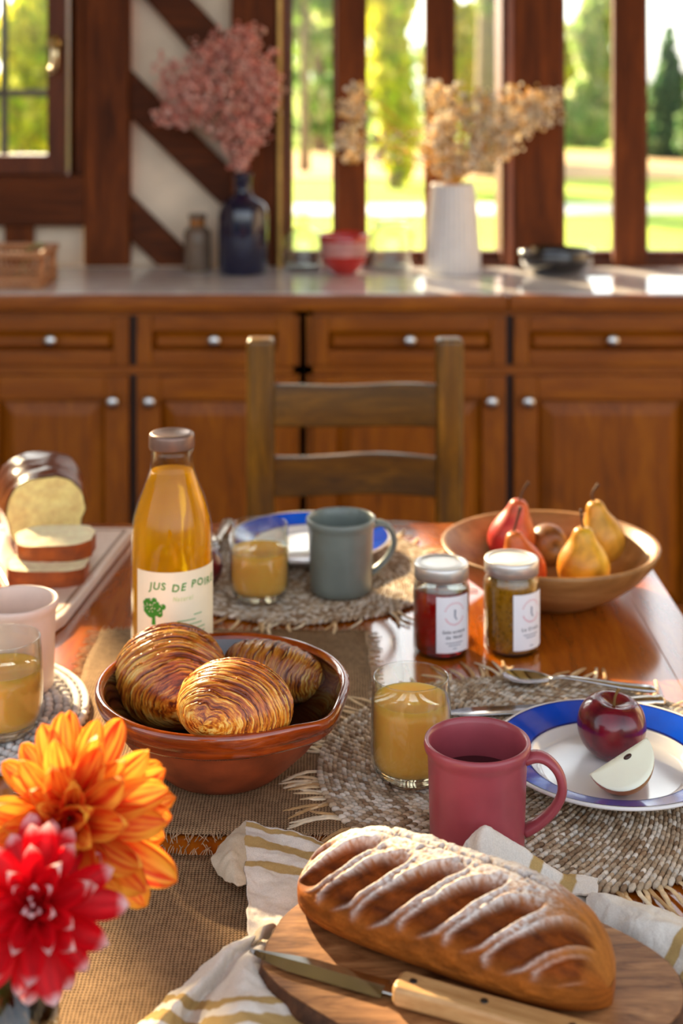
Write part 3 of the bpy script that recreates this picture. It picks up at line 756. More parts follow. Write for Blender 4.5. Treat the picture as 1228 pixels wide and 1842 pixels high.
straw_mat('round woven straw placemat under the grey mug at the far side', (-.05, 1.82), .178, 12, 60)
# knitted round mat on the left
t = thing('crocheted_mat', 'round grey-white crocheted mat under the beige mug at left', 'placemat', (-.40, 1.395, TAB))
V = []; 
for k in range(17):
    r = .006+k*.0088; m = max(6, int(2*PI*r/.0115)); pts = []
    for j in range(m):
        a = 2*PI*(j+.5*(k % 2))/m
        V.append(xf(ell(0, 0, 0, .0058, .0052, .0046, 6, 4), Matrix.Translation((r*math.cos(a), r*math.sin(a), .0048)) @ Matrix.Rotation(a+PI/2+.3*(-1)**k, 4, 'Z')))
kn = []; kc = []
mk('stitches', join(*V), plain('cotton_cord', (206, 198, 190), rough=.9, var=.25, vs=60), t, kind='stuff')
mk('underside', lathe([(0, .0006), (.146, .0006), (.148, .004), (0, .004)], 64), plain('cotton_dark', (140, 130, 122), rough=.95), t)
for rr in (.1475, .1385):
    mk('cord_ring', tube([((rr)*math.cos(a), (rr)*math.sin(a), .0075) for a in np.linspace(0, 2*PI, 97)], .0034, 8), plain('cotton_white', (224, 218, 214), rough=.9, var=.12, vs=90), t)

# ------------------------------------------------------------------ mugs
MATH = .0075       # top of a woven mat
def mug(label, loc, mat, rz, scale=1.0, coffee=.060):
    t = thing('mug', label, 'mug', loc, rz)
    o = [(0, 0), (.034, 0), (.0375, .003), (.0380, .012), (.0388, .045), (.0398, .076), (.0405, .0795), (.0424, .0825), (.0430, .0865), (.0424, .0892), (.0408, .0902), (.0390, .0892), (.0380, .086), (.0365, .076), (.0352, .040), (.0345, .008), (.030, .005), (0, .005)]
    mk('body', lathe([(r*scale, z*scale) for r, z in o], 72), mat, t)
    mk('coffee', lathe([(0, coffee-.02), (.0346, coffee-.02), (.0352, coffee), (0, coffee)], 48), plain('black_coffee', (22, 8, 4), rough=.05, var=.1), t)
    p = cr([(.0385, 0, .0765), (.048, 0, .0790), (.0575, 0, .0755), (.0655, 0, .0655), (.0675, 0, .052), (.0615, 0, .0385), (.050, 0, .0265), (.0380, 0, .0185)], 30)
    rad = [.0078-.0016*math.sin(PI*i/29) for i in range(30)]
    mk('handle', tube([q*scale for q in p], rad, 14, squash=(1.0, .62)), mat, t)
    return t
M_RED = plain('dusty_red_stoneware', (158, 70, 78), rough=.32, var=.05, coat=.15)
M_GREY = plain('grey_green_stoneware', (118, 126, 118), rough=.3, var=.05, coat=.2)
M_BEIGE = plain('beige_stoneware', (226, 200, 184), rough=.42, var=.03)
p = T(858, 1530, MATH); mug('dusty red mug of black coffee on the near straw mat', p, M_RED, math.radians(-8))
p = T(613, 1062, MATH); mug('grey-green mug of coffee on the far straw mat', p, M_GREY, math.radians(14))
p = T(29, 1236, .010); mug('beige mug standing on the crocheted mat', p, M_BEIGE, math.radians(170), coffee=.03)

# ------------------------------------------------------------------ juice glasses
JU = liquid('pear_juice', (255, 186, 84), clear=0, tr=0, sss=.8)
JU2 = JU
def juice_glass(label, loc, fill, mat, foot=.026):
    t = thing('juice_glass', label, 'glass', loc, group='tumblers of pear juice')
    R = [(.0345, .012), (.0358, .020), (.0362, .030), (.0360, .050), (.0350, .072), (.0336, .0895)]
    def rad(z): return float(np.interp(z, [a[1] for a in R], [a[0] for a in R]))
    outer = [(0, 0), (foot-.002, 0), (foot, .002), (foot+.001, .005), (.0330, .009)]+R+[(.0333, .0905), (.0326, .0905), (.0322, .0890)]
    inner = [(rad(z)-.0016, z) for z in (.072, .050, .030, .020, .014)]+[(.028, .0100), (0, .0095)]
    mk('glass', lathe(outer+inner, 64), M_GLASS, t)
    zs = [z for z in (.014, .020, .030, .040, .050, .060) if z < fill-.003]+[fill]
    mk('juice', lathe([(0, .0100), (.0275, .0104)]+[(rad(z)-.0019, z) for z in zs]+[(rad(fill)-.0022, fill-.0003), (0, fill-.0004)], 64), mat, t)
    mk('base_glass', lathe([(0, .0006), (foot-.003, .0008), (foot-.001, .003), (.031, .0088), (.026, .0093), (0, .0090)], 48), plain('thick_glass', (250, 236, 206), rough=.03, trans=.9, ior=1.45, var=.02), t)
    return t
juice_glass('tumbler of cloudy pear juice next to the red mug', T(739, 1398, MATH), .071, JU)
juice_glass('tumbler of cloudy pear juice beside the grey-green mug', T(467, 1077, MATH), .060, JU)
juice_glass('tumbler of juice cut off by the left edge, before the beige mug', T(8, 1317, .010), .062, JU2)

# ------------------------------------------------------------------ text on curved labels
def text_vf(s, size, italic=0.0, jitter=0.0, seed=0):
    rg = random.Random(seed); V = []; Fc = []; x = 0.0
    for ch in s:
        if ch == ' ': x += size*.42; continue
        cu = bpy.data.curves.new('glyph', 'FONT'); cu.body = ch; cu.size = size; cu.resolution_u = 3; cu.offset = size*.018
        ob = bpy.data.objects.new('glyph', cu); COL.objects.link(ob)
        dg = bpy.context.evaluated_depsgraph_get(); me = bpy.data.meshes.new_from_object(ob.evaluated_get(dg))
        a = rg.uniform(-jitter, jitter); n = len(V)
        pts = [v.co.copy() for v in me.vertices]
        w = max([q.x for q in pts] or [0])
        for q in pts:
            xx, yy = q.x, q.y
            V.append((x+xx*math.cos(a)-yy*math.sin(a)+yy*italic, xx*math.sin(a)+yy*math.cos(a)))
        Fc += [tuple(i+n for i in p_.vertices) for p_ in me.polygons]
        x += w+size*.16
        bpy.data.objects.remove(ob); bpy.data.curves.remove(cu); bpy.data.meshes.remove(me)
    return V, Fc, x
def wrap(V, Fc, r, th0, z0):
    return [(r*math.sin(th0+x/r), -r*math.cos(th0+x/r), z0+y) for x, y in V], Fc
def label_patch(r, a0, a1, z0, z1, n=24, curve=0.0):
    v = []
    for k in range(n+1):
        a = a0+(a1-a0)*k/n
        v += [(r*math.sin(a), -r*math.cos(a), z0), (r*math.sin(a), -r*math.cos(a), z1)]
    return v, [(2*k, 2*k+2, 2*k+3, 2*k+1) for k in range(n)]
def disc(cx, cy, rr, n=14):
    return [(cx+rr*math.cos(2*PI*k/n), cy+rr*math.sin(2*PI*k/n)) for k in range(n)], [tuple(range(n))]
def bars(x0, x1, y, h, n=6):
    v = []
    for k in range(n+1):
        x = x0+(x1-x0)*k/n; v += [(x, y), (x, y+h)]
    return v, [(2*k, 2*k+2, 2*k+3, 2*k+1) for k in range(n)]

# ------------------------------------------------------------------ juice bottle
bd = 1.472
bt = thing('juice_bottle', 'tall glass bottle of golden pear juice with a printed label', 'bottle', (X(309, bd), bd, TAB+.0035))
prof = [(.0418, .006), (.042, .012), (.042, .150), (.0416, .160), (.0398, .174), (.0350, .191), (.0292, .206), (.0235, .222), (.0218, .228), (.0215, .238), (.0222, .245)]
mk('glass', lathe([(0, 0), (.038, 0)]+prof+[(.0195, .245), (.0192, .228)], 64), thin_glass('bottle_glass', refl=.6), bt)
pj = [(r-.0016, max(z, .008)) for r, z in prof if z < .2225]
mk('juice', lathe([(0, .005), (.038, .006)]+pj+[(.0205, .2222), (0, .2218)], 64), liquid('clear_pear_juice', (255, 204, 30), clear=.88, tr=.45), bt)
mk('cap', lathe([(0, .2600), (.0165, .2600), (.0185, .2612), (.0215, .2612), (.0232, .2596), (.0236, .2570), (.0236, .2470), (.0230, .2455), (.0215, .2455)], 56), plain('dull_grey_cap', (140, 112, 98), rough=.38, metal=.5, var=.1), bt)
LBm = plain('cream_label', (250, 238, 206), rough=.6, var=.02)
lab = mk('label', label_patch(.0424, math.radians(-48), math.radians(112), .030, .1300), LBm, bt)
lab['label'] = 'cream paper label reading JUS DE POIRE'
ink = plain('green_ink', (58, 140, 34), rough=.6, var=.08)
V, Fc, w = text_vf('JUS DE POIRE', .0105, .1, .10, 4)
V = [(x*1.0, y*1.0+.0012*math.sin(x*160)) for x, y in V]
mk('lettering', wrap(V, Fc, .0427, math.radians(-25), .1120), ink, lab, smooth=False)
rg = random.Random(3); tr = []
for k in range(34):
    a = rg.uniform(0, 2*PI); q = math.sqrt(rg.random()); x, y = q*.0108*math.cos(a), q*.0088*math.sin(a)
    Vd, Fd = disc(x, y+.004, .0030, 10)
    tr.append(wrap(Vd, Fd, .0426+.00001*k, math.radians(-18.5), .091))
Vd, Fd = [(-.0022, -.014), (.0022, -.014), (.0014, .0), (.0030, .004), (-.0030, .004), (-.0014, 0)], [(0, 1, 2, 5), (5, 2, 3, 4)]
tr.append(wrap(Vd, Fd, .0426, math.radians(-18.5), .091))
mk('tree_print', join(*tr), ink, lab, smooth=False)
tr = []
for k in range(22):
    a = rg.uniform(0, 2*PI); q = math.sqrt(rg.random())*.9; Vd, Fd = disc(q*.0108*math.cos(a), q*.0088*math.sin(a)+.004, .0006, 6)
    tr.append(wrap(Vd, Fd, .0432, math.radians(-18.5), .091))
mk('print_dots', join(*tr), LBm, lab, smooth=False)
V, Fc, w = text_vf('Naturel', .0065, .25, .05, 2)
mk('lettering', wrap([(x*.8, y) for x, y in V], Fc, .0427, math.radians(8), .1010), plain('pale_green_ink', (206, 214, 150), rough=.6), lab, smooth=False)
fine = [wrap(*bars(0, ln, 0, .0012), .0427, math.radians(14+of), z) for z, ln, of in ((.080, .020, 0), (.0755, .016, 16), (.0845, .010, 24), (.0705, .016, 22), (.066, .014, 25))]
mk('fine_print', join(*fine), plain('fine_print_ink', (150, 186, 130), rough=.6), lab, smooth=False)

# ------------------------------------------------------------------ jam jars
def jam_jar(label, px, d, H, jam, a0, a1, lines, top_gap):
    t = thing('jam_jar', label, 'jar', (X(px, d), d, TAB), group='labelled jam jars')
    r = .0309
    mk('glass', lathe([(0, 0), (r-.003, 0), (r-.0004, .003), (r, .006), (r, H-.026), (r-.0012, H-.022), (.0275, H-.017), (.0275, H-.004), (.0262, H-.004), (.0262, H-.018), (r-.003, H-.024), (r-.0018, H-.028)], 56), M_GLASS, t)
    zt = H-top_gap
    mk('jam', lathe([(0, .003), (r-.005, .003), (r-.0016, .007), (r-.0014, min(zt, H-.028)), (r-.0024, min(zt+.0002, H-.0245)), (.0258 if zt > H-.022 else r-.003, zt), (0, zt)], 48), jam, t)
    ld = mk('lid', lathe([(.0295, H-.0155), (.0300, H-.0155), (.0300, H-.0020), (.0292, H-.0004), (.0276, H), (.0246, H), (.0240, H-.0014), (.0232, H-.0010), (.0150, H-.0006), (0, H-.0004)], 56), plain('brushed_lid', (226, 223, 218), rough=.34, metal=.7, var=.04), t)
    lb = mk('label', label_patch(r+.0003, math.radians(a0), math.radians(a1), .0095, .0700, 16), plain('white_label', (238, 236, 240), rough=.55, var=.01), t)
    rr = r+.0006; th = math.radians((a0+a1)/2)
    ringv = []
    for s, e, n in ((205, 335, 13), (20, 160, 11)):
        for k in range(n):
            a = math.radians(s+(e-s)*k/(n-1)); c_, s_ = math.cos(a), math.sin(a)
            qv = [(c_*.0108-s_*.0006, s_*.0108+c_*.0006), (c_*.0108+s_*.0006, s_*.0108-c_*.0006), (c_*.0126+s_*.0006, s_*.0126-c_*.0006), (c_*.0126-s_*.0006, s_*.0126+c_*.0006)]
            ringv.append(wrap(qv, [(0, 3, 2, 1)], rr, th, .0515))
    mk('round_emblem', join(*ringv), plain('pink_ink', (226, 150, 160), rough=.6), lb, smooth=False)
    em = [wrap([(-.001, .005), (.0015, .004), (.001, -.003), (.003, -.006), (.0016, -.007), (-.001, -.003)], [(0, 5, 2, 1), (5, 4, 3, 2)], rr, th, .0515)]
    mk('emblem_figure', join(*em), plain('grey_ink_light', (150, 156, 170), rough=.6), lb, smooth=False)
    tv = []; z = .0305
    for ln in lines:
        V, Fc, w = text_vf(ln, .0050)
        sc = min(1, .0285/w); V = [((x-w/2)*sc, y) for x, y in V]
        tv.append(wrap(V, Fc, rr, th, z)); z -= .0058
    mk('lettering', join(*tv), plain('dark_ink', (70, 72, 84), rough=.6), lb, smooth=False)
    fl = [wrap(*bars(-ln/2, ln/2, 0, .0009), rr, th, zz) for zz, ln in ((z+.0008, .021), (z-.0020, .015), (.0135, .005))]
    mk('fine_print', join(*fl), plain('grey_ink', (130, 134, 148), rough=.6), lb, smooth=False)
    return t
redjam = plain('red_jelly', (150, 8, 14), rough=.05, trans=.55, ior=1.34, var=.1, coat=.3)
yj, nt, b = nodes('seeded_jam')
vz = nt.nodes.new('ShaderNodeTexVoronoi'); vz.inputs['Scale'].default_value = 260; nt.links.new(tc(nt), vz.inputs['Vector'])
rr_ = ramp(nt, vz.outputs['Distance'], [(0.10, (50, 30, 4)), (0.26, (150, 98, 10)), (1.0, (176, 120, 20))])
nt.links.new(rr_.outputs[0], b.inputs['Base Color']); b.inputs['Roughness'].default_value = .06; b.inputs['Transmission Weight'].default_value = .2; b.inputs['IOR'].default_value = 1.34
jam_jar('jar of dark red jelly with white label and silver lid', 793.5, 1.569, .0985, redjam, -14, 62, ['Gelée normande', 'de Noël'], .027)
jam_jar('jar of seeded golden jam with white label and silver lid', 919.5, 1.575, .1015, yj, -3, 77, ['La Criole'], .020)

# ------------------------------------------------------------------ plates, apple, cutlery
def plate(label, loc, R):
    t = thing('dinner_plate', label, 'plate', loc, group='blue-rimmed dinner plates')
    s = R/.107
    pr = [(.0, .0), (.058, 0), (.060, .003), (.064, .004), (.074, .0095), (.104, .0185), (.1068, .0205), (.1066, .0225), (.1045, .0225)]
    top = [(.0752, .0132), (.0725, .0115), (.068, .0070), (.063, .0055), (0, .0050)]
    mk('dish', lathe([(r*s, z) for r, z in pr+[(.1045, .0225), (.1040, .0222), (.0752, .0132)]+top], 96), M_WHITEC, t)
    def zt(r): return float(np.interp(r, [.0725, .0752, .1040, .1045], [.0115, .0132, .0222, .0225]))
    def band(name, r0, r1, m, dz):
        n = 8; v, f = lathe([((r0+(r1-r0)*k/n)*s, zt(r0+(r1-r0)*k/n)+dz) for k in range(n+1)], 96)
        mk(name, (v, f), m, t)
    band('blue_rim', .0760, .1030, M_BLUEC, .0003); band('navy_line', .0748, .0766, M_NAVY, .0005); band('navy_line', .1026, .1036, M_NAVY, .0005)
    return t
plate('white plate with broad blue rim holding the red apple', (X(1100, 1.272), 1.272, TAB+MATH), .106)
plate('white plate with broad blue rim behind the grey-green mug', (X(557, 1.882), 1.882, TAB+MATH), .107)

def apple_vf(R, seed=0):
    n, m = 40, 56; V = []; C = []
    for i in range(n+1):
        ph = PI*i/n
        for k in range(m):
            a = 2*PI*k/m
            r = R*(1.0+.06*math.cos(ph))                    # wider above
            rad = r*math.sin(ph)**.92*(1+.018*math.cos(5*a+.4)*math.sin(ph/2))
            z = R*.96*math.cos(ph)
            z -= R*.34*math.exp(-(math.sin(ph)/.36)**2)*(1 if ph < PI/2 else -.55)
            V.append((rad*math.cos(a), rad*math.sin(a), z))
            q = .5+.5*fbm(math.cos(a)*2.2, math.sin(a)*2.2, ph*1.5+seed)
            st = .5+.5*fbm(a*5, ph*.7, seed+4)
            c = np.array(lin((62, 6, 22)))*(1-q)+np.array(lin((136, 12, 36)))*q
            c = c*(.82+.3*st)
            g = math.exp(-((ph)/.20)**2); c = c*(1-g*.6)+np.array(lin((120, 70, 30)))*g*.6
            C.append(c)
    return (V, grid_faces(n+1, m, True)), C
def apple(label, loc, R, rot=(0, 0, 0)):
    t = thing('apple', label, 'apple', loc, rot=rot)
    vf, c = apple_vf(R); zb = -min(v[2] for v in vf[0])
    mk('flesh', vf, vcol('apple_skin', rough=.2, spec=.6, coat=.25, nscale=400, var=.18), t, col=c, loc=(0, 0, zb))
    mk('stalk', tube(cr([(0, 0, zb+R*.50), (.0005, .001, zb+R*.85), (.003, .0, zb+R*1.12)], 8), [.0012]*6+[.0016, .0020], 7), plain('stalk_brown', (130, 96, 44), rough=.7), t)
    return t
pa = D(1094, 1365, 1.300)
apple('dark red apple with a stalk on the near blue-rimmed plate', (pa.x, 1.300, TAB+MATH+.0055), .0312, rot=(.12, .05, .5))
pb = D(357, 1040, 1.75)
apple('dark red apple half hidden behind the juice bottle', (pb.x, 1.75, TAB+MATH), .030)
# apple wedge: two flat cut faces and a curved skin
wq = thing('apple_wedge', 'pale cut apple wedge leaning against the red apple on the plate', 'apple wedge', (X(1112, 1.228), 1.228, TAB+MATH+.0058), rot=(0, 0, 0))
Rw = .0305; n = 20
def arc(a): return [(Rw*1.02*math.sin(PI*k/n)*math.cos(a), Rw*1.02*math.sin(PI*k/n)*math.sin(a), -Rw*.98*math.cos(PI*k/n)) for k in range(n+1)]
ang = [0+math.radians(84)*q/14 for q in range(15)]
sk = ([p_ for a in ang for p_ in arc(a)], grid_faces(15, n+1))
core = [(0.0015, 0, -Rw*.98+2*Rw*.98*k/n) for k in range(n+1)]
def face(a):
    A = arc(a); v = []
    for k in range(n+1):
        for s in range(7): v.append(tuple(Vector((0.0, 0, A[k][2]*(.92))).lerp(Vector(A[k]), s/6)))
    return v, grid_faces(n+1, 7)
wu = Vector((.86, .22, .42)).normalized(); wv_ = Vector((.34, -.80, -.50)); wv_ = (wv_-wu*wv_.dot(wu)).normalized(); wy_ = wu.cross(wv_)
Mw = Matrix((wv_, wy_, wu)).transposed().to_4x4()
def zmin(*vfs): return min(p_[2] for vf in vfs for p_ in vf[0])
parts_ = [xf(sk, Mw), xf(face(0), Mw), xf(face(math.radians(84)), Mw)]
dz = -zmin(*parts_)
S = Matrix.Translation((0, 0, dz))
mk('skin', xf(parts_[0], S), vcol('wedge_skin', rough=.3), wq, col=[tuple(np.array(lin((166, 40, 44)))*(1-min(1, max(0, (i % (n+1))/n*1.0)))+np.array(lin((190, 150, 50)))*min(1, (i % (n+1))/n)) for i in range(len(sk[0]))])
fl = plain('apple_flesh', (255, 248, 218), rough=.3, var=.02)
mk('cut_face', xf(parts_[1], S), fl, wq, solid=.0006); mk('cut_face', xf(parts_[2], S), fl, wq, solid=.0006)
mk('pip', xf(ell(.0050, -.0006, .006, .0022, .0014, .0040, 8, 6), S @ Mw), plain('pip_brown', (60, 30, 14), rough=.3), wq)

def cutlery_knife(label, a, b_, h, group='table cutlery'):
    A, B = Vector((a[0], a[1], 0)), Vector((b_[0], b_[1], 0)); L = (B-A).length; ang_ = math.atan2(B.y-A.y, B.x-A.x)
    t = thing('table_knife', label, 'knife', (A.x, A.y, TAB+h), ang_)
    n = 18; v = []
    for k in range(n+1):
        s = k/n; x = s*L*.56; w = .0095*min(1, (s*5+.05))**.5
        v += [(x, -w*.9, .0012), (x, w, .0012), (x, w*.9, .0026), (x, -w*.5, .0018)]
    mk('blade', (v, grid_faces(n+1, 4, True)+[(0, 1, 2, 3), tuple(4*n+q for q in (3, 2, 1, 0))]), M_STEEL, t)
    mk('handle', tube([(L*.55, 0, .004), (L*.60, 0, .0045), (L*.64, 0, .005), (L*.80, 0, .005), (L*.93, 0, .005), (L*.955, 0, .005), (L*.985, 0, .005), (L, 0, .005)], [.0045, .0062, .0050, .0056, .0074, .0060, .0078, .0050], 12, squash=(1.15, .65)), plain('silver_handle', (214, 208, 198), rough=.2, metal=1.0, var=.08), t)
    return t
cutlery_knife('silver table knife lying behind the near plate', (.104, 1.390), (.320, 1.412), .0085)
cutlery_knife('silver table knife at the left edge of the far straw mat', (-.182, 1.79), (-.158, 1.995), .0085)
sp = thing('table_spoon', 'silver spoon lying on the near straw mat behind the knife', 'spoon', (.166, 1.472, TAB+.009), math.atan2(1.432-1.472, .318-.166))
n, m = 14, 14; v = []
for i in range(n+1):
    ph = i/n
    for k in range(m+1):
        q = -1+2*k/m; w = .0165*math.sin(PI*min(1, ph**.75))**.6
        v.append((ph*.052, q*w, .006-.0065*math.sin(PI*ph)*(1-q*q)))
mk('bowl', (v, grid_faces(n+1, m+1)), M_STEEL, sp, solid=.0012)
mk('handle', tube(cr([(.050, 0, .0062), (.062, 0, .009), (.085, 0, .0085), (.125, 0, .006), (.157, 0, .006)], 16), [.003, .0026, .0026, .0028, .003, .0032, .0034, .0036, .0040, .0044, .0050, .0056, .0060, .0062, .0058, .0040], 10, squash=(1.3, .5)), M_STEEL, sp)

# ------------------------------------------------------------------ fruit bowl
fd = 1.742
fb_ = thing('wooden_bowl', 'wide shallow wooden bowl holding the pears', 'bowl', (X(989, fd), fd, TAB))
wbm = wood('turned_wood', [(0.25, (104, 68, 30)), (0.5, (158, 110, 60)), (0.75, (190, 144, 90))], axis=0, scale=6, stretch=5, rough=.42, bmp=.12)
mk('body', lathe([(0, 0), (.060, 0), (.066, .003), (.090, .016), (.112, .033), (.126, .050), (.1318, .0605), (.1330, .0645), (.1305, .0660), (.1260, .0635), (.116, .049), (.100, .033), (.078, .019), (.052, .0115), (0, .0095)], 96), wbm, fb_)
def pear(label, loc, R, H, rot, c1, c2, cdir, spots, seed, stem=((0, 0, 0), (.004, 0, .014), (.012, .002, .026))):
    t = thing('pear', label, 'pear', loc, rot=rot, group='pears in the wooden bowl')
    pr = [(0, .035), (.18, .012), (.45, 0), (.72, .06), (.92, .19), (1.0, .35), (.96, .48), (.82, .61), (.64, .72), (.50, .81), (.42, .89), (.34, .95), (.20, .99), (.06, .985), (0, .97)]
    # spline the profile
    pp = cr([(r, 0, z) for r, z in pr], 44)
    V, Fc = lathe([(0 if i in (0, 43) else max(1e-4, q.x*R), q.z*H) for i, q in enumerate(pp)], 40)
    rg = random.Random(seed); sp_ = [(rg.uniform(-R, R), rg.uniform(-R, R), rg.uniform(0, H*.9), rg.uniform(.0012, .0045)) for _ in range(spots)]
    V2 = []; C = []
    for x, y, z in V:
        k = 1+.035*fbm(x*30+seed, y*30, z*30); x, y = x*k, y*k; V2.append((x, y, z))
        dd = (x*cdir[0]+y*cdir[1])/R*.5+.5; q = min(1, max(0, dd+.35*fbm(x*40, y*40+seed, z*40)))
        c = np.array(lin(c1))*(1-q)+np.array(lin(c2))*q
        c = c*(.88+.2*fbm(x*140, y*140, z*140+seed))
        for sx, sy, sz, sr in sp_:
            e = math.exp(-((x-sx)**2+(y-sy)**2+(z-sz)**2)/(sr*2)**2); c = c*(1-.75*e)+np.array(lin((84, 46, 14)))*.75*e
        b_ = math.exp(-((z)/(H*.05))**2)*math.exp(-((x*x+y*y)/(R*.2)**2)); c = c*(1-.7*b_)
        C.append(np.clip(c, 0, 1))
    mk('flesh', (V2, Fc), vcol('pear_skin', rough=.36, spec=.45, nscale=500, var=.22), t, col=C)
    s0 = Vector((0, 0, H*.965))
    mk('stalk', tube(cr([s0+Vector(q) for q in stem], 10), [.0022, .0017, .0015, .0015, .0015, .0015, .0016, .0017, .0020, .0024], 7), plain('stalk_dark', (74, 46, 26), rough=.7), t)
def ploc(px, d, h): return (X(px, d), d, TAB+h)
pear('yellow pear with brown specks at the front of the bowl', ploc(1049, 1.698, .0215), .0315, .076, (0, 0, 0), (224, 140, 34), (244, 196, 50), (.8, .1), 26, 1, ((0, 0, 0), (-.002, 0, .012), (-.003, 0, .023)))
pear('speckled golden pear at the back right of the bowl', ploc(1092, 1.800, .0225), .0285, .078, (0, -.22, 0), (226, 140, 30), (230, 176, 60), (.2, -1), 30, 2, ((0, 0, 0), (.0, 0, .012), (.010, 0, .022)))
pear('red pear leaning right at the back left of the bowl', ploc(912, 1.800, .0225), .0300, .080, (0, .20, 0), (206, 54, 52), (226, 120, 50), (1, .1), 8, 3, ((0, 0, 0), (.002, 0, .014), (.007, 0, .026)))
pear('orange-red pear with bent dark stalk at the front left of the bowl', ploc(952, 1.700, .021), .0275, .073, (0, -.28, 0), (224, 144, 46), (222, 70, 40), (1, -.1), 8, 4, ((0, 0, 0), (.005, 0, .008), (.017, 0, .028)))
pear('brown russet pear lying down in the middle of the bowl', ploc(1000, 1.79, .044), .0255, .066, (-1.75, 0, .3), (150, 90, 40), (196, 146, 70), (.3, .7), 30, 5)

# ------------------------------------------------------------------ terracotta bowl
td = 1.293
tb = thing('terracotta_bowl', 'glazed terracotta bowl with a pouring lip holding croissants', 'bowl', (X(401, td), td, TAB+.0035))
glz, nt, b = nodes('terracotta_glaze')
n1 = noise_n(nt, tc(nt, (1, 1, 6)), 18, 5, .6, .6)
r = ramp(nt, n1.outputs[0], [(0.3, (84, 26, 2)), (0.55, (150, 58, 8)), (0.75, (192, 86, 20))]); nt.links.new(r.outputs[0], b.inputs['Base Color'])
b.inputs['Roughness'].default_value = .12; b.inputs['Coat Weight'].default_value = .8; b.inputs['Coat Roughness'].default_value = .05
raw = plain('raw_terracotta', (140, 66, 34), rough=.55, var=.2, vs=26, bmp=.1)
dkg = plain('dark_brown_glaze', (50, 20, 8), rough=.07, var=.2, coat=1.0)
SP = math.radians(-36)
def spout(r, z, a):
    dlt = (a-SP+PI) % (2*PI)-PI
    k = math.exp(-(dlt/.24)**2)
    return r+(.0065*k if z > .052 and r > .09 else (.003*k if r > .085 else 0))
def dip(vf):
    v = []
    for x, y, z in vf[0]:
        dlt = (math.atan2(y, x)-SP+PI) % (2*PI)-PI; k = math.exp(-(dlt/.24)**2)
        v.append((x, y, z-(.0035*k if z > .066 else 0)))
    return v, vf[1]
mk('body', lathe([(0, 0), (.050, 0), (.055, .002), (.066, .012), (.0815, .027), (.0935, .043), (.1005, .056)], 96), raw, tb)
mk('collar', dip(lathe([(.1000, .0545), (.1060, .0555), (.1085, .0585), (.1080, .0615), (.1110, .0640), (.1135, .0680), (.1150, .0740), (.1146, .0780), (.1120, .0798), (.1085, .0785), (.1065, .0750)], 96, spout)), glz, tb)
mk('inside', dip(lathe([(.1066, .0752), (.1020, .0640), (.0930, .0490), (.0790, .0310), (.0600, .0160), (.0400, .0090), (0, .0070)], 96, spout)), dkg, tb)

def croissant(label, c, tipdir, L, R, bend, seed, bright=1.0, roll=0.0, layers=7, zs=1.0):
    n, m = 300, 110
    V = np.zeros((n, m, 3)); C = np.zeros((n, m, 3))
    cols = [np.array(lin(q)) for q in ((104, 36, 2), (190, 90, 12), (240, 158, 42), (254, 214, 116))]
    for i in range(n):
        t_ = i/(n-1); p_ = abs(t_-.5)*2
        r0 = R*(max(0, 1-p_**2.1))**.62+R*.045*(1-p_)
        if i in (0, n-1): r0 = R*.01
        ax = L*(t_-.5); ay = bend*(2*t_-1)**2
        for k in range(m):
            a = 2*PI*k/m
            wv = .35*fbm(math.cos(a)*1.3, math.sin(a)*1.3, seed+t_*2)
            ph = p_*layers+wv+.10*math.sin(a+seed)
            fr = ph-math.floor(ph)
            step = .055*(1-fr)-.02
            fine = fbm(p_*52+wv*7+.35*math.sin(a*2), math.cos(a)*1.1+seed, math.sin(a)*1.1, 3)
            fine2 = fbm(p_*150+wv*14, math.cos(a)*1.6+seed, math.sin(a)*1.6, 2)
            rr = r0*(1+step*1.2+.030*fine+.014*fine2)
            z = rr*math.sin(a); y = rr*math.cos(a)
            z *= zs
            if z < 0: z *= .85
            V[i, k] = (ax, y+ay, z)
            s = .50+.75*fine+.45*fine2-.30*math.exp(-((fr-.02)/.06)**2)-.12*math.exp(-((fr-.97)/.05)**2)
            s += .22*fbm(math.cos(a)*2, math.sin(a)*2, t_*5+seed)-.25*max(0, math.sin(a+.4))**2+.18*max(0, -math.sin(a))
            s = min(.999, max(0, s))*3; j = int(s); q = s-j
            C[i, k] = (cols[j]*(1-q)+cols[min(3, j+1)]*q)*bright
    t = thing('croissant', label, 'croissant', c, group='croissants in the terracotta bowl')
    xax = Vector(tipdir).normalized(); zax = Vector((0, 0, 1)); yax = zax.cross(xax).normalized(); zax = xax.cross(yax)
    Mr = Matrix((xax, yax, zax)).transposed()
    o = mk('pastry', (V.reshape(-1, 3), grid_faces(n, m, True)), vcol('croissant_crust', rough=.36, spec=.5, coat=.2, nscale=300, var=.2, nbump=.12), t, col=C.reshape(-1, 3))
    o.rotation_euler = (Mr @ Matrix.Rotation(roll, 3, 'X')).to_euler()
    return t
croissant('largest croissant, darker brown, at the left of the bowl', D(305, 1220, 1.340), (.16, -.98, -.10), .125, .0505, .012, 1.3, .85, zs=.86)
croissant('golden croissant at the front of the bowl, spiral end to the camera', D(424, 1268, 1.226), (-.36, -.93, .02), .094, .0475, -.008, 5.1, 1.10, zs=.72)
croissant('dark narrow croissant at the back right of the bowl', D(492, 1212, 1.358), (.93, -.36, -.10), .114, .0275, .012, 9.7, .62, layers=5)

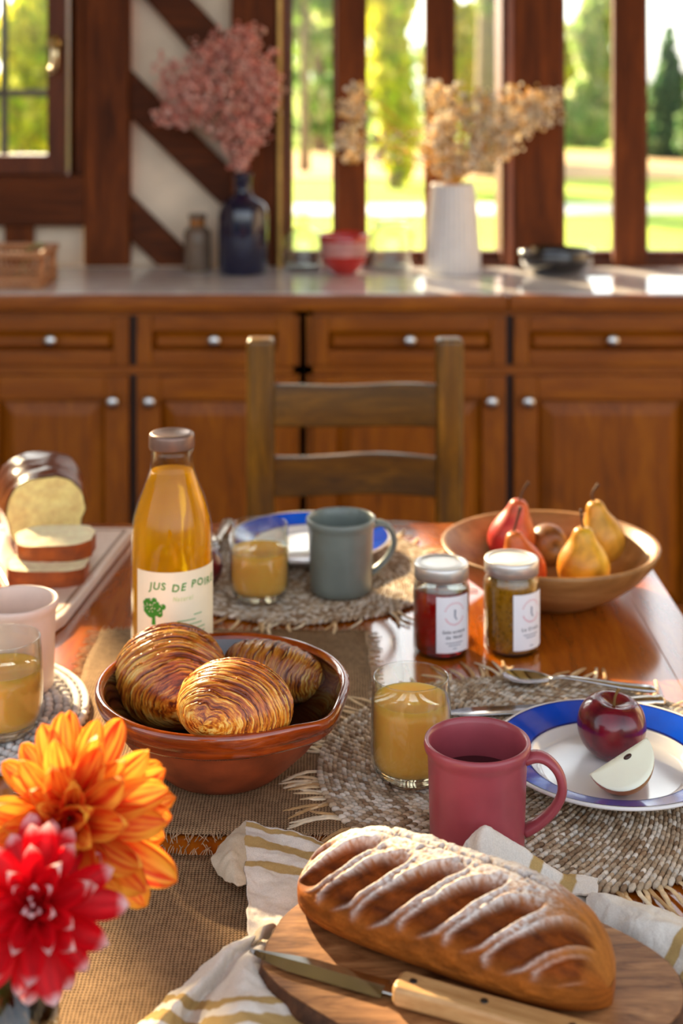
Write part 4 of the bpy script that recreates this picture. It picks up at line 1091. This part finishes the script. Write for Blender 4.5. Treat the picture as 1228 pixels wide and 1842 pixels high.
# ------------------------------------------------------------------ brioche on its board
bo = [(-.286, 1.965), (-.318, 1.640), (-.330, 1.600), (-.356, 1.612), (-.432, 1.790), (-.520, 1.965)]
bc = (-.39, 1.80)
bb = thing('brioche_board', 'pale wooden board with a groove under the brioche', 'cutting board', (bc[0], bc[1], TAB))
def poly_slab(pts, z0, z1, c=(0, 0)):
    n = len(pts); v = [(x-c[0], y-c[1], z0) for x, y in pts]+[(x-c[0], y-c[1], z1) for x, y in pts]
    f = [tuple(reversed(range(n))), tuple(range(n, 2*n))]+[(i, (i+1) % n, (i+1) % n+n, i+n) for i in range(n)]
    return v, f
ccw = list(reversed(bo))
def orient(pts):
    A = sum(a[0]*b_[1]-b_[0]*a[1] for a, b_ in zip(pts, pts[1:]+pts[:1])); return pts if A > 0 else list(reversed(pts))
pale = wood('pale_maple', [(0.3, (214, 182, 156)), (0.7, (238, 214, 196))], axis=1, scale=5, stretch=8, rough=.32, coat=.2, bmp=.04)
mk('board', poly_slab(orient(bo), 0.0005, .015, bc), pale, bb, smooth=False, bevel=.003)
gr = [Vector((x-bc[0], y-bc[1], .0152)).lerp(Vector((0, .03, .0152)), .10) for x, y in bo]
gp = []
for a, c in zip(gr, gr[1:]+gr[:1]): gp += [a.lerp(c, q/8) for q in range(8)]
mk('groove', tube(gp+[gp[0]], .0022, 6, squash=(1, .25)), plain('groove_brown', (150, 112, 88), rough=.6), bb)

def brioche():
    t = thing('brioche_loaf', 'tall glossy brioche loaf with its cut yellow face showing', 'loaf', (-.388, 1.868, TAB+.0155))
    n, m = 44, 72; L = .130; W_ = .0570; H = .104
    V = []; C = []
    for i in range(n):
        s = i/(n-1); y = s*L
        k = .92+.14*math.sin(PI*min(1, s*1.5)*.5)-.36*max(0, (s-.55)/.45)**2.2
        for j in range(m):
            a = 2*PI*j/m
            ca, sa = math.cos(a), math.sin(a)
            x = W_*k*(abs(ca)**(.8 if sa > 0 else .6))*(1 if ca > 0 else -1)
            z = H*.5*k+(H*.5)*k*(abs(sa)**(.95 if sa > 0 else .6))*(1 if sa > 0 else -1)
            if sa < 0: x *= .92-.06*(-sa)
            d_ = 1+.03*fbm(x*30, y*40, z*30)
            x *= d_; z = max(0, z*d_)
            V.append((x, y-.05*0, z))
            q = min(1, max(0, (z/H-.48)/.30+.35*fbm(x*25, y*25, z*25+4)))
            c = np.array(lin((196, 112, 34)))*(1-q)+np.array(lin((112, 50, 16)))*q
            C.append(c)
    f = grid_faces(n, m, True)+[tuple((n-1)*m+j for j in range(m))]
    mk('crust', (V, f), vcol('brioche_crust', rough=.28, spec=.4, nscale=60, var=.35, nbump=.45), t, col=C)
    # cut crumb
    V2 = []; nn = 16
    for r_ in range(nn+1):
        for j in range(m):
            x, y, z = V[j]; q = r_/nn
            V2.append((x*q*.97, -.0015+.0022*fbm(x*q*60, z*q*60, 3)-.004*(1-q), H*.43+(z-H*.43)*q*.97))
    mk('cut_crumb', (V2, [f_[::-1] for f_ in grid_faces(nn+1, m, True)]), plain('brioche_crumb', (252, 212, 132), rough=.85, var=.10, vs=90, bmp=.4), t)
    return t
br = brioche(); br.rotation_euler = (0, 0, math.radians(19))
def slice_(label, c, rot, seed):
    t = thing('brioche_slice', label, 'bread slice', c, rot=rot, group='brioche slices')
    m = 64; out = []; th = .021
    for j in range(m):
        a = 2*PI*j/m; ca, sa = math.cos(a), math.sin(a)
        out.append((.049*(abs(ca)**.6)*(1 if ca > 0 else -1)*(1+.07*fbm(ca*2, sa*2, seed)), .031*(abs(sa)**.7)*(1 if sa > 0 else -1)*(1+.04*fbm(ca*2, sa*2, seed+5))))
    V = []; C = []
    for i in range(7):
        z = th*i/6
        for x, y in out:
            k = 1+.012*fbm(x*90, y*90, z*90); V.append((x*k, y*k, z)); C.append(np.array(lin((168, 78, 14)))*(.9+.6*fbm(x*40, y*40, z*60+seed)))
    mk('crust', (V, grid_faces(7, m, True)), vcol('slice_crust', rough=.5, nscale=150, var=.3), t, col=np.clip(C, 0.01, 1))
    for z in (th, 0):
        v = []
        for r_ in range(13):
            for x, y in out:
                q = r_/12; v.append((x*q*.995, y*q*.995, z+(.0016*fbm(x*q*70, y*q*70, seed) if r_ < 12 else 0)))
        mk('crumb', (v, grid_faces(13, m, True)), plain('slice_crumb', (255, 230, 184), rough=.9, var=.06, vs=120, bmp=.2), t)
slice_('lower of the two brioche slices lying in front of the loaf', (-.362, 1.752, TAB+.0165), (.05, .03, .12), 2)
slice_('upper of the two brioche slices leaning on the loaf', (-.358, 1.782, TAB+.0405), (.12, -.02, .05), 6)

# ------------------------------------------------------------------ chopping board, loaf, knife
out = [(-.053, .955), (-.050, .985), (-.036, 1.022), (-.010, 1.045), (.04, 1.055), (.10, 1.048), (.15, 1.030), (.19, 1.0), (.217, .967), (.224, .937), (.212, .903), (.17, .872), (.11, .858), (.05, .868), (.012, .887), (-.018, .912), (-.040, .934)]
pts = cr([Vector((x, y, 0)) for x, y in out+out[:1]], 141)[:-1]
BC = Vector((.085, .955, 0)); BT = .030
cb = thing('chopping_board', 'thick live-edge wooden chopping board under the floured loaf', 'cutting board', (BC.x, BC.y, TAB+.004))
n = len(pts); TH = BT-.004
v = []; 
for lv, (sc, z) in enumerate(((1.0, TH), (1.012, TH-.001), (1.03, TH*.6), (1.02, TH*.25), (.99, 0))):
    for i, q in enumerate(pts):
        d_ = (q-BC); k = sc+(.012*fbm(i*.55, lv*1.7) if 1 <= lv <= 3 else .003*fbm(i*.3))
        v.append((d_.x*k, d_.y*k, z+(.0012*fbm(i*.4, 3) if lv == 1 else 0)))
mk('bark_edge', (v, [tuple(reversed(q)) for q in grid_faces(5, n, True)] + [tuple(4*n+i for i in range(n))]), wood('bark', [(0.3, (34, 20, 12)), (0.55, (92, 58, 34)), (0.8, (150, 104, 66))], axis=2, scale=26, stretch=1.4, rough=.9, bmp=.9), cb)
topm, nt, b = nodes('board_grain')
tv = tc(nt, (1.0, 6.5, 1.0), rot=(0, 0, .25))
nz = noise_n(nt, tv, 9, 7, .62, 2.2); nz2 = noise_n(nt, tv, 60, 3, .7)
f_ = mth(nt, 'ADD', mth(nt, 'MULTIPLY', nz.outputs[0], .8), mth(nt, 'MULTIPLY', nz2.outputs[0], .2))
r = ramp(nt, f_, [(0.30, (62, 34, 16)), (0.42, (120, 74, 38)), (0.55, (164, 112, 66)), (0.72, (194, 146, 98))]); nt.links.new(r.outputs[0], b.inputs['Base Color'])
b.inputs['Roughness'].default_value = .5; bump(nt, b, f_, .2, .001)
mk('top_face', ([(q.x-BC.x, q.y-BC.y, TH+.0003) for q in pts], [tuple(range(n))[::-1]]), topm, cb, smooth=False, solid=.0006)

def loaf():
    ang_ = math.radians(-31.5); C0 = Vector((.0740, .977, TAB+BT+.0005))
    t = thing('bread_loaf', 'crusty flour-dusted loaf with diagonal slashes on the chopping board', 'bread', C0, ang_)
    n, m = 420, 240; a_ = .1175; B = .0470; H = .060; zc = .023
    V = np.zeros((n, m, 3)); C = np.zeros((n, m, 3))
    c_base, c_dark, c_slash, c_flour, c_gold = [np.array(lin(q)) for q in ((170, 94, 30), (84, 36, 8), (140, 68, 18), (240, 232, 224), (206, 136, 60))]
    ss = lambda x, a, b_: (lambda q: q*q*(3-2*q))(min(1, max(0, (x-a)/(b_-a))))
    for i in range(n):
        u = i/(n-1); w = 2*u-1
        e = max(0.0, 1-abs(w)**4.0)**.50; e = max(e, .004)
        for j in range(m):
            ph = -PI/2+2*PI*j/m          # -90 bottom, 0 front, 90 top, 180 back
            cs, sn = math.cos(ph), math.sin(ph)
            if sn >= 0: y, z = -B*e*cs, zc*(.55+.45*e)+(H*e**.85-zc*(.55+.45*e))*sn**.95
            else:
                y = -B*e*math.copysign(abs(cs)**.62, cs); z = zc*(.55+.45*e)*(1-abs(sn)**.75)
            ph2 = ph
            q = (u-.145*ph2)*7.2+1.25
            kk = math.floor(q); fr = q-kk
            wb = .04*fbm(u*9, ph2*3, 1.0)
            dist = abs(fr-.47+wb)
            up = 1.56+.12*math.sin(kk*2.3); lo = .12+.08*math.sin(kk*1.7)
            inr = ss(ph2, lo-.05, lo+.22)*(1-ss(ph2, up-.30, up+.08))
            ends = ss(u, .02, .06)*(1-ss(u, .93, .97))
            half = .335*(.45+.55*inr)
            ins = (1-ss(dist, half-.12, half+.05))*inr*ends
            ridge = math.exp(-((dist-half-.05)/.07)**2)*inr*ends
            lip = math.exp(-((fr-.47+wb-half)/.05)**2)*inr*ends
            nz = fbm(u*14, ph2*5, 2.0); nf = fbm(u*70, ph2*22, 5.0)
            top = math.exp(-((ph2-1.95)/.42)**2)*ss(u, .05, .2)*(1-ss(u, .72, .86))
            crack = math.exp(-((ph2-1.80+.12*nz)/.035)**2)*top
            crk2 = math.exp(-(((u*6+.5*fbm(ph2*3, u*5)) % 1-.5)/.05)**2)*top
            disp = -.0088*ins+.0010*ridge+.0006*lip+.0010*nz+.00025*nf+.0022*top*(1+.7*nz)-.003*crack-.0030*crk2
            rl = math.hypot(y, z-zc)+1e-6
            if sn > -.35:
                y += disp*e*y/rl; z += disp*e*(z-zc)/rl
            V[i, j] = (a_*w*(1-.0*abs(sn)), y, max(0.0, z))
            base = c_base*(1-.5*ss(ph2, .5, 1.2))+c_gold*.5*ss(ph2, .5, 1.2) if sn > 0 else c_base
            base = base*(.85+.35*nz)
            c = base*(1-ins)+(c_slash*(.8+.5*nz)*(1-.45*ss(ph2, .9, 1.6))+c_dark*.35*ss(ph2, .9, 1.6))*ins
            fl = .62*ridge+1.15*top*(.9+.4*nf)+.62*(1-ins)*ss(ph2, .35, .9)*(1-ss(u, .75, .95))*(.7+nf)
            fl += .22*ss(ph2, 2.0, 2.6)*(.6+nf)
            fl *= (.85+.5*nf); fl = min(.95, max(0, fl))*(1-.75*ss(u, .78, .93))
            fl *= 1-.85*ins
            c = c*(1-fl)+c_flour*fl
            dk = max(crack, crk2)*.75; c = c*(1-dk)+c_dark*dk
            C[i, j] = np.clip(c, .005, 1)
    mk('crust', (V.reshape(-1, 3), grid_faces(n, m, True)), vcol('loaf_crust', rough=.7, spec=.15, nscale=420, var=.28, nbump=.35), t, col=C.reshape(-1, 3))
loaf()

# bread knife
ka, kb = Vector((-.0625, .967, 0)), Vector((.165, .863, 0)); kl = (kb-ka).length
kn_ = thing('bread_knife', 'steel knife with riveted pale wooden handle lying on the chopping board', 'knife', (ka.x, ka.y, TAB+BT+.001), rot=(0, 0, math.atan2(kb.y-ka.y, kb.x-ka.x)))
n = 26; v = []
for k in range(n+1):
    s = k/n; x = s*.100; wt = .0085*min(1, s*2.2+.02)**.8; wbm_ = .0085*min(1, s*3+.02)**.7
    v += [(x, -wbm_, .0024), (x, wt, .0024), (x, wt, .0042), (x, wt*.2, .0042)]
mk('blade', (v, grid_faces(n+1, 4, True)+[(0, 1, 2, 3), tuple(4*n+q for q in (3, 2, 1, 0))]), plain('knife_steel', (176, 174, 166), rough=.2, metal=1.0, var=.06), kn_, smooth=False)
mk('tang', box(.099, .112, -.0045, .0055, .0024, .0046), plain('knife_steel', (150, 148, 142)), kn_, smooth=False, bevel=.001)
hm = wood('knife_handle_wood', [(0.3, (168, 116, 62)), (0.7, (222, 178, 120))], axis=0, scale=14, stretch=7, rough=.45, bmp=.08)
hp = [(.108, -.0100), (.112, -.0118), (.150, -.0108), (.200, -.0118), (.250, -.0125), (.250, .0100), (.200, .0092), (.150, .0088), (.112, .0096), (.108, .0078)]
vf = poly_slab(orient(hp), .0006, .0142)
hd = mk('handle', vf, hm, kn_, smooth=False, bevel=.0035)
for x in (.120, .168, .225):
    mk('rivet', lathe([(0, .0147), (.0024, .0147), (.0028, .0140)], 14), plain('dark_rivet', (70, 66, 62), rough=.4, metal=.8), hd, loc=(x, -.001, 0))

# ------------------------------------------------------------------ tea towel
def tp(px, py, h): return T(px, py, h)
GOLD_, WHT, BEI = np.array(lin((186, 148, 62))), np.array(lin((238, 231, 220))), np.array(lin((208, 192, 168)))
def cloth_cols(nu, nv, stripes, base, along='u'):
    out_ = []
    for i in range(nu):
        for j in range(nv):
            q = i/(nu-1) if along == 'u' else j/(nv-1)
            c = base
            for a, b_ in stripes:
                if a < q < b_: c = GOLD_*.85+base*.15
            out_.append(c)
    return out_
patches = []; pcols = []
def patch(rows, nu, nv, stripes=(), base=WHT, along='u', wr=.0022):
    vf = surf(rows, nu, nv)
    V = [(x+wr*fbm(x*55, y*55, 1), y+wr*fbm(x*55, y*55, 7), max(TAB+.0035, z+wr*1.2*fbm(x*45, y*45, 3))) for x, y, z in vf[0]]
    patches.append((V, vf[1])); pcols.extend(cloth_cols(nu, nv, stripes, base, along))
patch([[tp(440, 1480, .014), tp(500, 1492, .011), tp(575, 1513, .010), tp(665, 1535, .006)],
       [tp(441, 1530, .018), tp(505, 1540, .011), tp(585, 1560, .013), tp(670, 1590, .007)],
       [tp(443, 1590, .014), tp(470, 1598, .012), tp(590, 1612, .011), tp(680, 1640, .006)],
       [tp(446, 1650, .012), tp(475, 1658, .010), tp(590, 1665, .009), tp(690, 1690, .005)],
       [tp(450, 1720, .006), tp(480, 1725, .006), tp(590, 1735, .006), tp(700, 1740, .005)]], 110, 70, [(.02, .07), (.155, .225), (.315, .375)])
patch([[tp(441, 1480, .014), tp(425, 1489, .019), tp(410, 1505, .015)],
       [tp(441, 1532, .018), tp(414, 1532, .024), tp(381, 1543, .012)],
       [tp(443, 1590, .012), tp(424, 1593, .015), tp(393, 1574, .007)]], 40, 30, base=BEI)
patch([[tp(432, 1694, .004), tp(452, 1682, .020), tp(470, 1688, .012), tp(482, 1700, .016), tp(498, 1706, .008)],
       [tp(385, 1722, .004), tp(408, 1712, .020), tp(428, 1722, .012), tp(458, 1716, .026), tp(500, 1738, .010)],
       [tp(330, 1772, .004), tp(360, 1764, .024), tp(385, 1780, .013), tp(432, 1768, .034), tp(515, 1782, .012)],
       [tp(280, 1815, .004), tp(310, 1812, .026), tp(345, 1830, .012), tp(420, 1818, .040), tp(545, 1822, .014)],
       [tp(225, 1865, .004), tp(260, 1862, .022), tp(320, 1890, .012), tp(420, 1880, .034), tp(590, 1880, .016)],
       [tp(190, 1930, .004), tp(240, 1940, .012), tp(330, 1960, .012), tp(440, 1950, .020), tp(610, 1950, .012)]], 120, 110, [(.50, .56), (.63, .69), (.80, .86)], base=WHT)
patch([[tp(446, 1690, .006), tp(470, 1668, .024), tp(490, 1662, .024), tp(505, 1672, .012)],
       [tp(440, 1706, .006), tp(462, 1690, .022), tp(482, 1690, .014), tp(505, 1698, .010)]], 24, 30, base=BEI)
def W(px, py, d): return D(px, py, d)
patch([[Vector((W(826, 1545, 1.10).x, 1.104, TAB+.010)), Vector((W(850, 1508, 1.1).x, 1.106, TAB+.010)), Vector((W(878, 1487, 1.1).x, 1.108, TAB+.010)), Vector((W(925, 1512, 1.1).x, 1.108, TAB+.010)), Vector((W(990, 1560, 1.1).x, 1.106, TAB+.0105)), Vector((W(1075, 1620, 1.1).x, 1.100, TAB+.0105))],
       [W(828, 1536, 1.085), W(848, 1506, 1.098), W(876, 1487, 1.092), W(922, 1512, 1.096), W(988, 1562, 1.095), W(1070, 1622, 1.075)],
       [W(832, 1548, 1.078), W(842, 1536, 1.088), W(864, 1520, 1.080), W(910, 1548, 1.082), W(972, 1598, 1.080), W(1055, 1640, 1.060)],
       [W(838, 1590, 1.066), W(848, 1590, 1.075), W(872, 1600, 1.066), W(900, 1610, 1.066), W(960, 1640, 1.062), W(1040, 1655, 1.050)]], 60, 120, [(.72, .77), (.85, .90)], base=WHT, along='v')
patch([[Vector((.172, 1.082, TAB+.006)), Vector((.208, 1.078, TAB+.005)), Vector((.245, 1.062, TAB+.005)), Vector((.275, 1.030, TAB+.005)), Vector((.29, .98, TAB+.005)), Vector((.285, .92, TAB+.005))],
       [tp(1055, 1612, .016), tp(1110, 1618, .022), tp(1168, 1640, .024), tp(1235, 1688, .022), tp(1275, 1750, .018), tp(1285, 1840, .012)],
       [tp(1050, 1640, .014), tp(1105, 1650, .020), tp(1160, 1675, .020), tp(1215, 1715, .016), tp(1245, 1780, .012), tp(1245, 1860, .008)],
       [tp(1050, 1670, .008), tp(1100, 1692, .006), tp(1150, 1722, .005), tp(1190, 1768, .004), tp(1205, 1810, .004), tp(1190, 1880, .004)]], 70, 120, [(.55, .62), (.70, .77)], base=WHT, along='v')
tw_m, nt, b = nodes('linen_towel')
a = nt.nodes.new('ShaderNodeAttribute'); a.attribute_name = 'Col'
nn = noise_n(nt, tc(nt, (1, 1, 1)), 900, 2, .8); rr_ = ramp(nt, nn.outputs[0], [(0.3, (.80, .79, .77)), (0.7, (1, 1, 1))])
nt.links.new(mixc(nt, 1.0, a.outputs['Color'], rr_.outputs[0], 'MULTIPLY'), b.inputs['Base Color']); b.inputs['Roughness'].default_value = .95; b.inputs['Specular IOR Level'].default_value = .1
bump(nt, b, nn.outputs[0], .35, .0008)
tw = mk('tea_towel', join(*patches), tw_m, None, col=pcols, solid=.0014)
setp(tw, 'crumpled white linen tea towel with gold stripes around the chopping board', 'towel')

# ------------------------------------------------------------------ dahlias in a glass vase
vs = thing('flower_vase', 'clear glass vase at the lower left holding two dahlias', 'vase', (-.222, .855, TAB+.0035))
mk('glass', lathe([(0, 0), (.048, 0), (.0515, .003), (.0515, .110), (.0495, .110), (.0492, .010), (0, .010)], 64), thin_glass('vase_glass', (226, 228, 226), 1.8), vs)
mk('water', lathe([(0, .0105), (.0488, .0105), (.0488, .070), (0, .070)], 48), thin_glass('vase_water', (222, 226, 222), .7), vs)
def petal_vf(L, W_, cup, curl, tipw, cfun, n=18, m=13, seed=0):
    V = []; C = []
    for i in range(n+1):
        u = i/n
        w = W_*1.12*((u+.06)**.55)*(max(0.0, 1-u**3.2))**.62+W_*.02
        for j in range(m+1):
            q = -1+2*j/m
            x = q*w; rollv = cup*(q*q)*W_*(1.2-.6*u)
            z = u*L*(1-.08*u*curl); y = rollv-curl*L*.30*u*u-.05*W_*math.cos(q*7)*(1-u)+.10*W_*math.exp(-(q/.25)**2)
            V.append((x, y, z)); C.append(cfun(u, q, seed))
    return (V, grid_faces(n+1, m+1)), C
OR, RD, YE, DR = [np.array(lin(c)) for c in ((250, 120, 22), (226, 28, 12), (255, 206, 74), (160, 8, 10))]
def c_orange(u, q, s):
    st = .5+.9*fbm(q*9+s*9, u*1.2, s*3.3)
    c = OR*(.8-u*.45)+YE*(.2+u*.45)
    e = min(1, max(0, .75*abs(q)**1.6+.35*u-.15+.5*(st-.5))); c = c*(1-.75*e)+YE*.75*e
    r_ = min(1, max(0, 1.35-1.9*u))*.95; c = c*(1-r_)+RD*r_
    k = max(0, .66-st)*3.0*(1-.4*u); k = min(.9, k); c = c*(1-k)+RD*k
    return np.clip(c, 0, 1)
WT_ = np.array(lin((250, 226, 226)))
def c_red(u, q, s):
    c = np.array(lin((232, 12, 30)))*(.8+.35*fbm(q*3, u*3, s*5))+DR*.15
    e = min(1, max(0, (u-.86)/.12+.35*fbm(q*4, u*4, s*7))); c = c*(1-e)+WT_*e
    r_ = max(0, .35-u)*1.6; c = c*(1-r_)+DR*r_
    return np.clip(c, .002, 1)
M_PET = vcol('dahlia_petal', rough=.5, spec=.3, translucent=.35)
def dahlia(name, label, c, face, layers, cf, seed, spin=0, droop=.0):
    """layers: (count, inclination from the face axis, length, width, cup, curl, height)"""
    rg = random.Random(seed)
    t = thing(name, label, 'flower', c)
    Q = Vector(face).normalized().to_track_quat('Z', 'Y').to_matrix().to_4x4()
    for li, (cnt, inc, L, W_, cup, curl, hh) in enumerate(layers):
        var = [petal_vf(L, W_, cup*s, curl*s2, .3, cf, seed=seed+li*.37+s) for s, s2 in ((1, 1), (.75, 1.35), (1.25, .7))]
        var = [mesh('petal', vf, M_PET, True, cc) for vf, cc in var]
        for k in range(cnt):
            a_ = 2*PI*(k+.5*(li % 2))/cnt+spin+rg.uniform(-.16, .16)
            inc2 = inc+rg.uniform(-.2, .2)
            # petal grows along +Z, its inner side faces the axis (+Y here)
            M_ = Q @ Matrix.Translation((0, 0, hh)) @ Matrix.Rotation(a_, 4, 'Z') @ Matrix.Rotation(inc2, 4, 'X') @ Matrix.Translation((0, 0, .004)) @ Matrix.Rotation(PI, 4, 'Z')
            M_ = M_ @ Matrix.Rotation(PI, 4, 'Z') @ Matrix.Rotation(rg.uniform(-.35, .35), 4, 'Z') @ Matrix.Scale(rg.uniform(.86, 1.10), 4)
            dv = M_.to_3x3() @ Vector((0, 0, 1)); dv.normalize()
            M_ = M_ @ Matrix.Scale(1+droop*(.8*dv.x-.6*dv.z), 4)
            o = link('petal', var[rg.randrange(3)], t); o.matrix_local = M_
    mk('flower_base', xf(lathe([(0, -.016), (.010, -.014), (.015, -.006), (.012, .004), (0, .006)], 16), Q), plain('sepal_green', (96, 130, 44), rough=.6), t)
    return t, Q
oc = D(124, 1470, .862)
OD, _ = dahlia('orange_dahlia', 'large orange dahlia with yellow-streaked petals at the lower left', oc, (.10, -.92, .30),
       [(15, 1.80, .060, .0115, .50, .45, -.014), (15, 1.54, .058, .0120, .60, .25, -.010), (13, 1.28, .053, .0120, .75, .12, -.005), (10, 1.02, .045, .0118, .95, .05, 0), (6, .74, .034, .0100, 1.2, -.10, .002)], c_orange, 3, droop=.20)
rc_ = D(66, 1634, .800)
RDd, _ = dahlia('red_dahlia', 'red dahlia with white-tipped petals below the orange one', rc_, (.10, -.80, .58),
       [(11, 1.80, .046, .0098, .5, .40, -.008), (11, 1.52, .045, .0098, .6, .20, -.005), (10, 1.22, .039, .0090, .8, 0, -.002), (9, .92, .031, .0075, 1.0, -.1, 0), (6, .60, .020, .0052, 1.2, -.3, .002), (4, .30, .012, .0036, 1.2, -.6, .003)], c_red, 8)
green = plain('stem_green', (140, 180, 40), rough=.45, var=.15); brown_stem = plain('stem_brown', (110, 92, 66), rough=.6)
def stem(par, a_, b_, r_, m_, mid, name='stem'):
    return mk(name, tube([q-par.location for q in cr([a_, mid, b_], 14)], r_, 9), m_, par)
stem(RDd, Vector((-.232, .85, TAB+.015)), rc_+Vector((-.002, .012, -.012)), .0042, green, D(18, 1770, .825))
stem(OD, Vector((-.185, .865, TAB+.015)), oc+Vector((-.002, .014, -.012)), .0036, brown_stem, D(36, 1770, .862))
stem(OD, Vector((-.196, .84, TAB+.015)), Vector((-.21, .85, TAB+.125)), .003, plain('stem_olive', (120, 140, 60), rough=.5), Vector((-.206, .842, TAB+.07)), 'side_shoot')
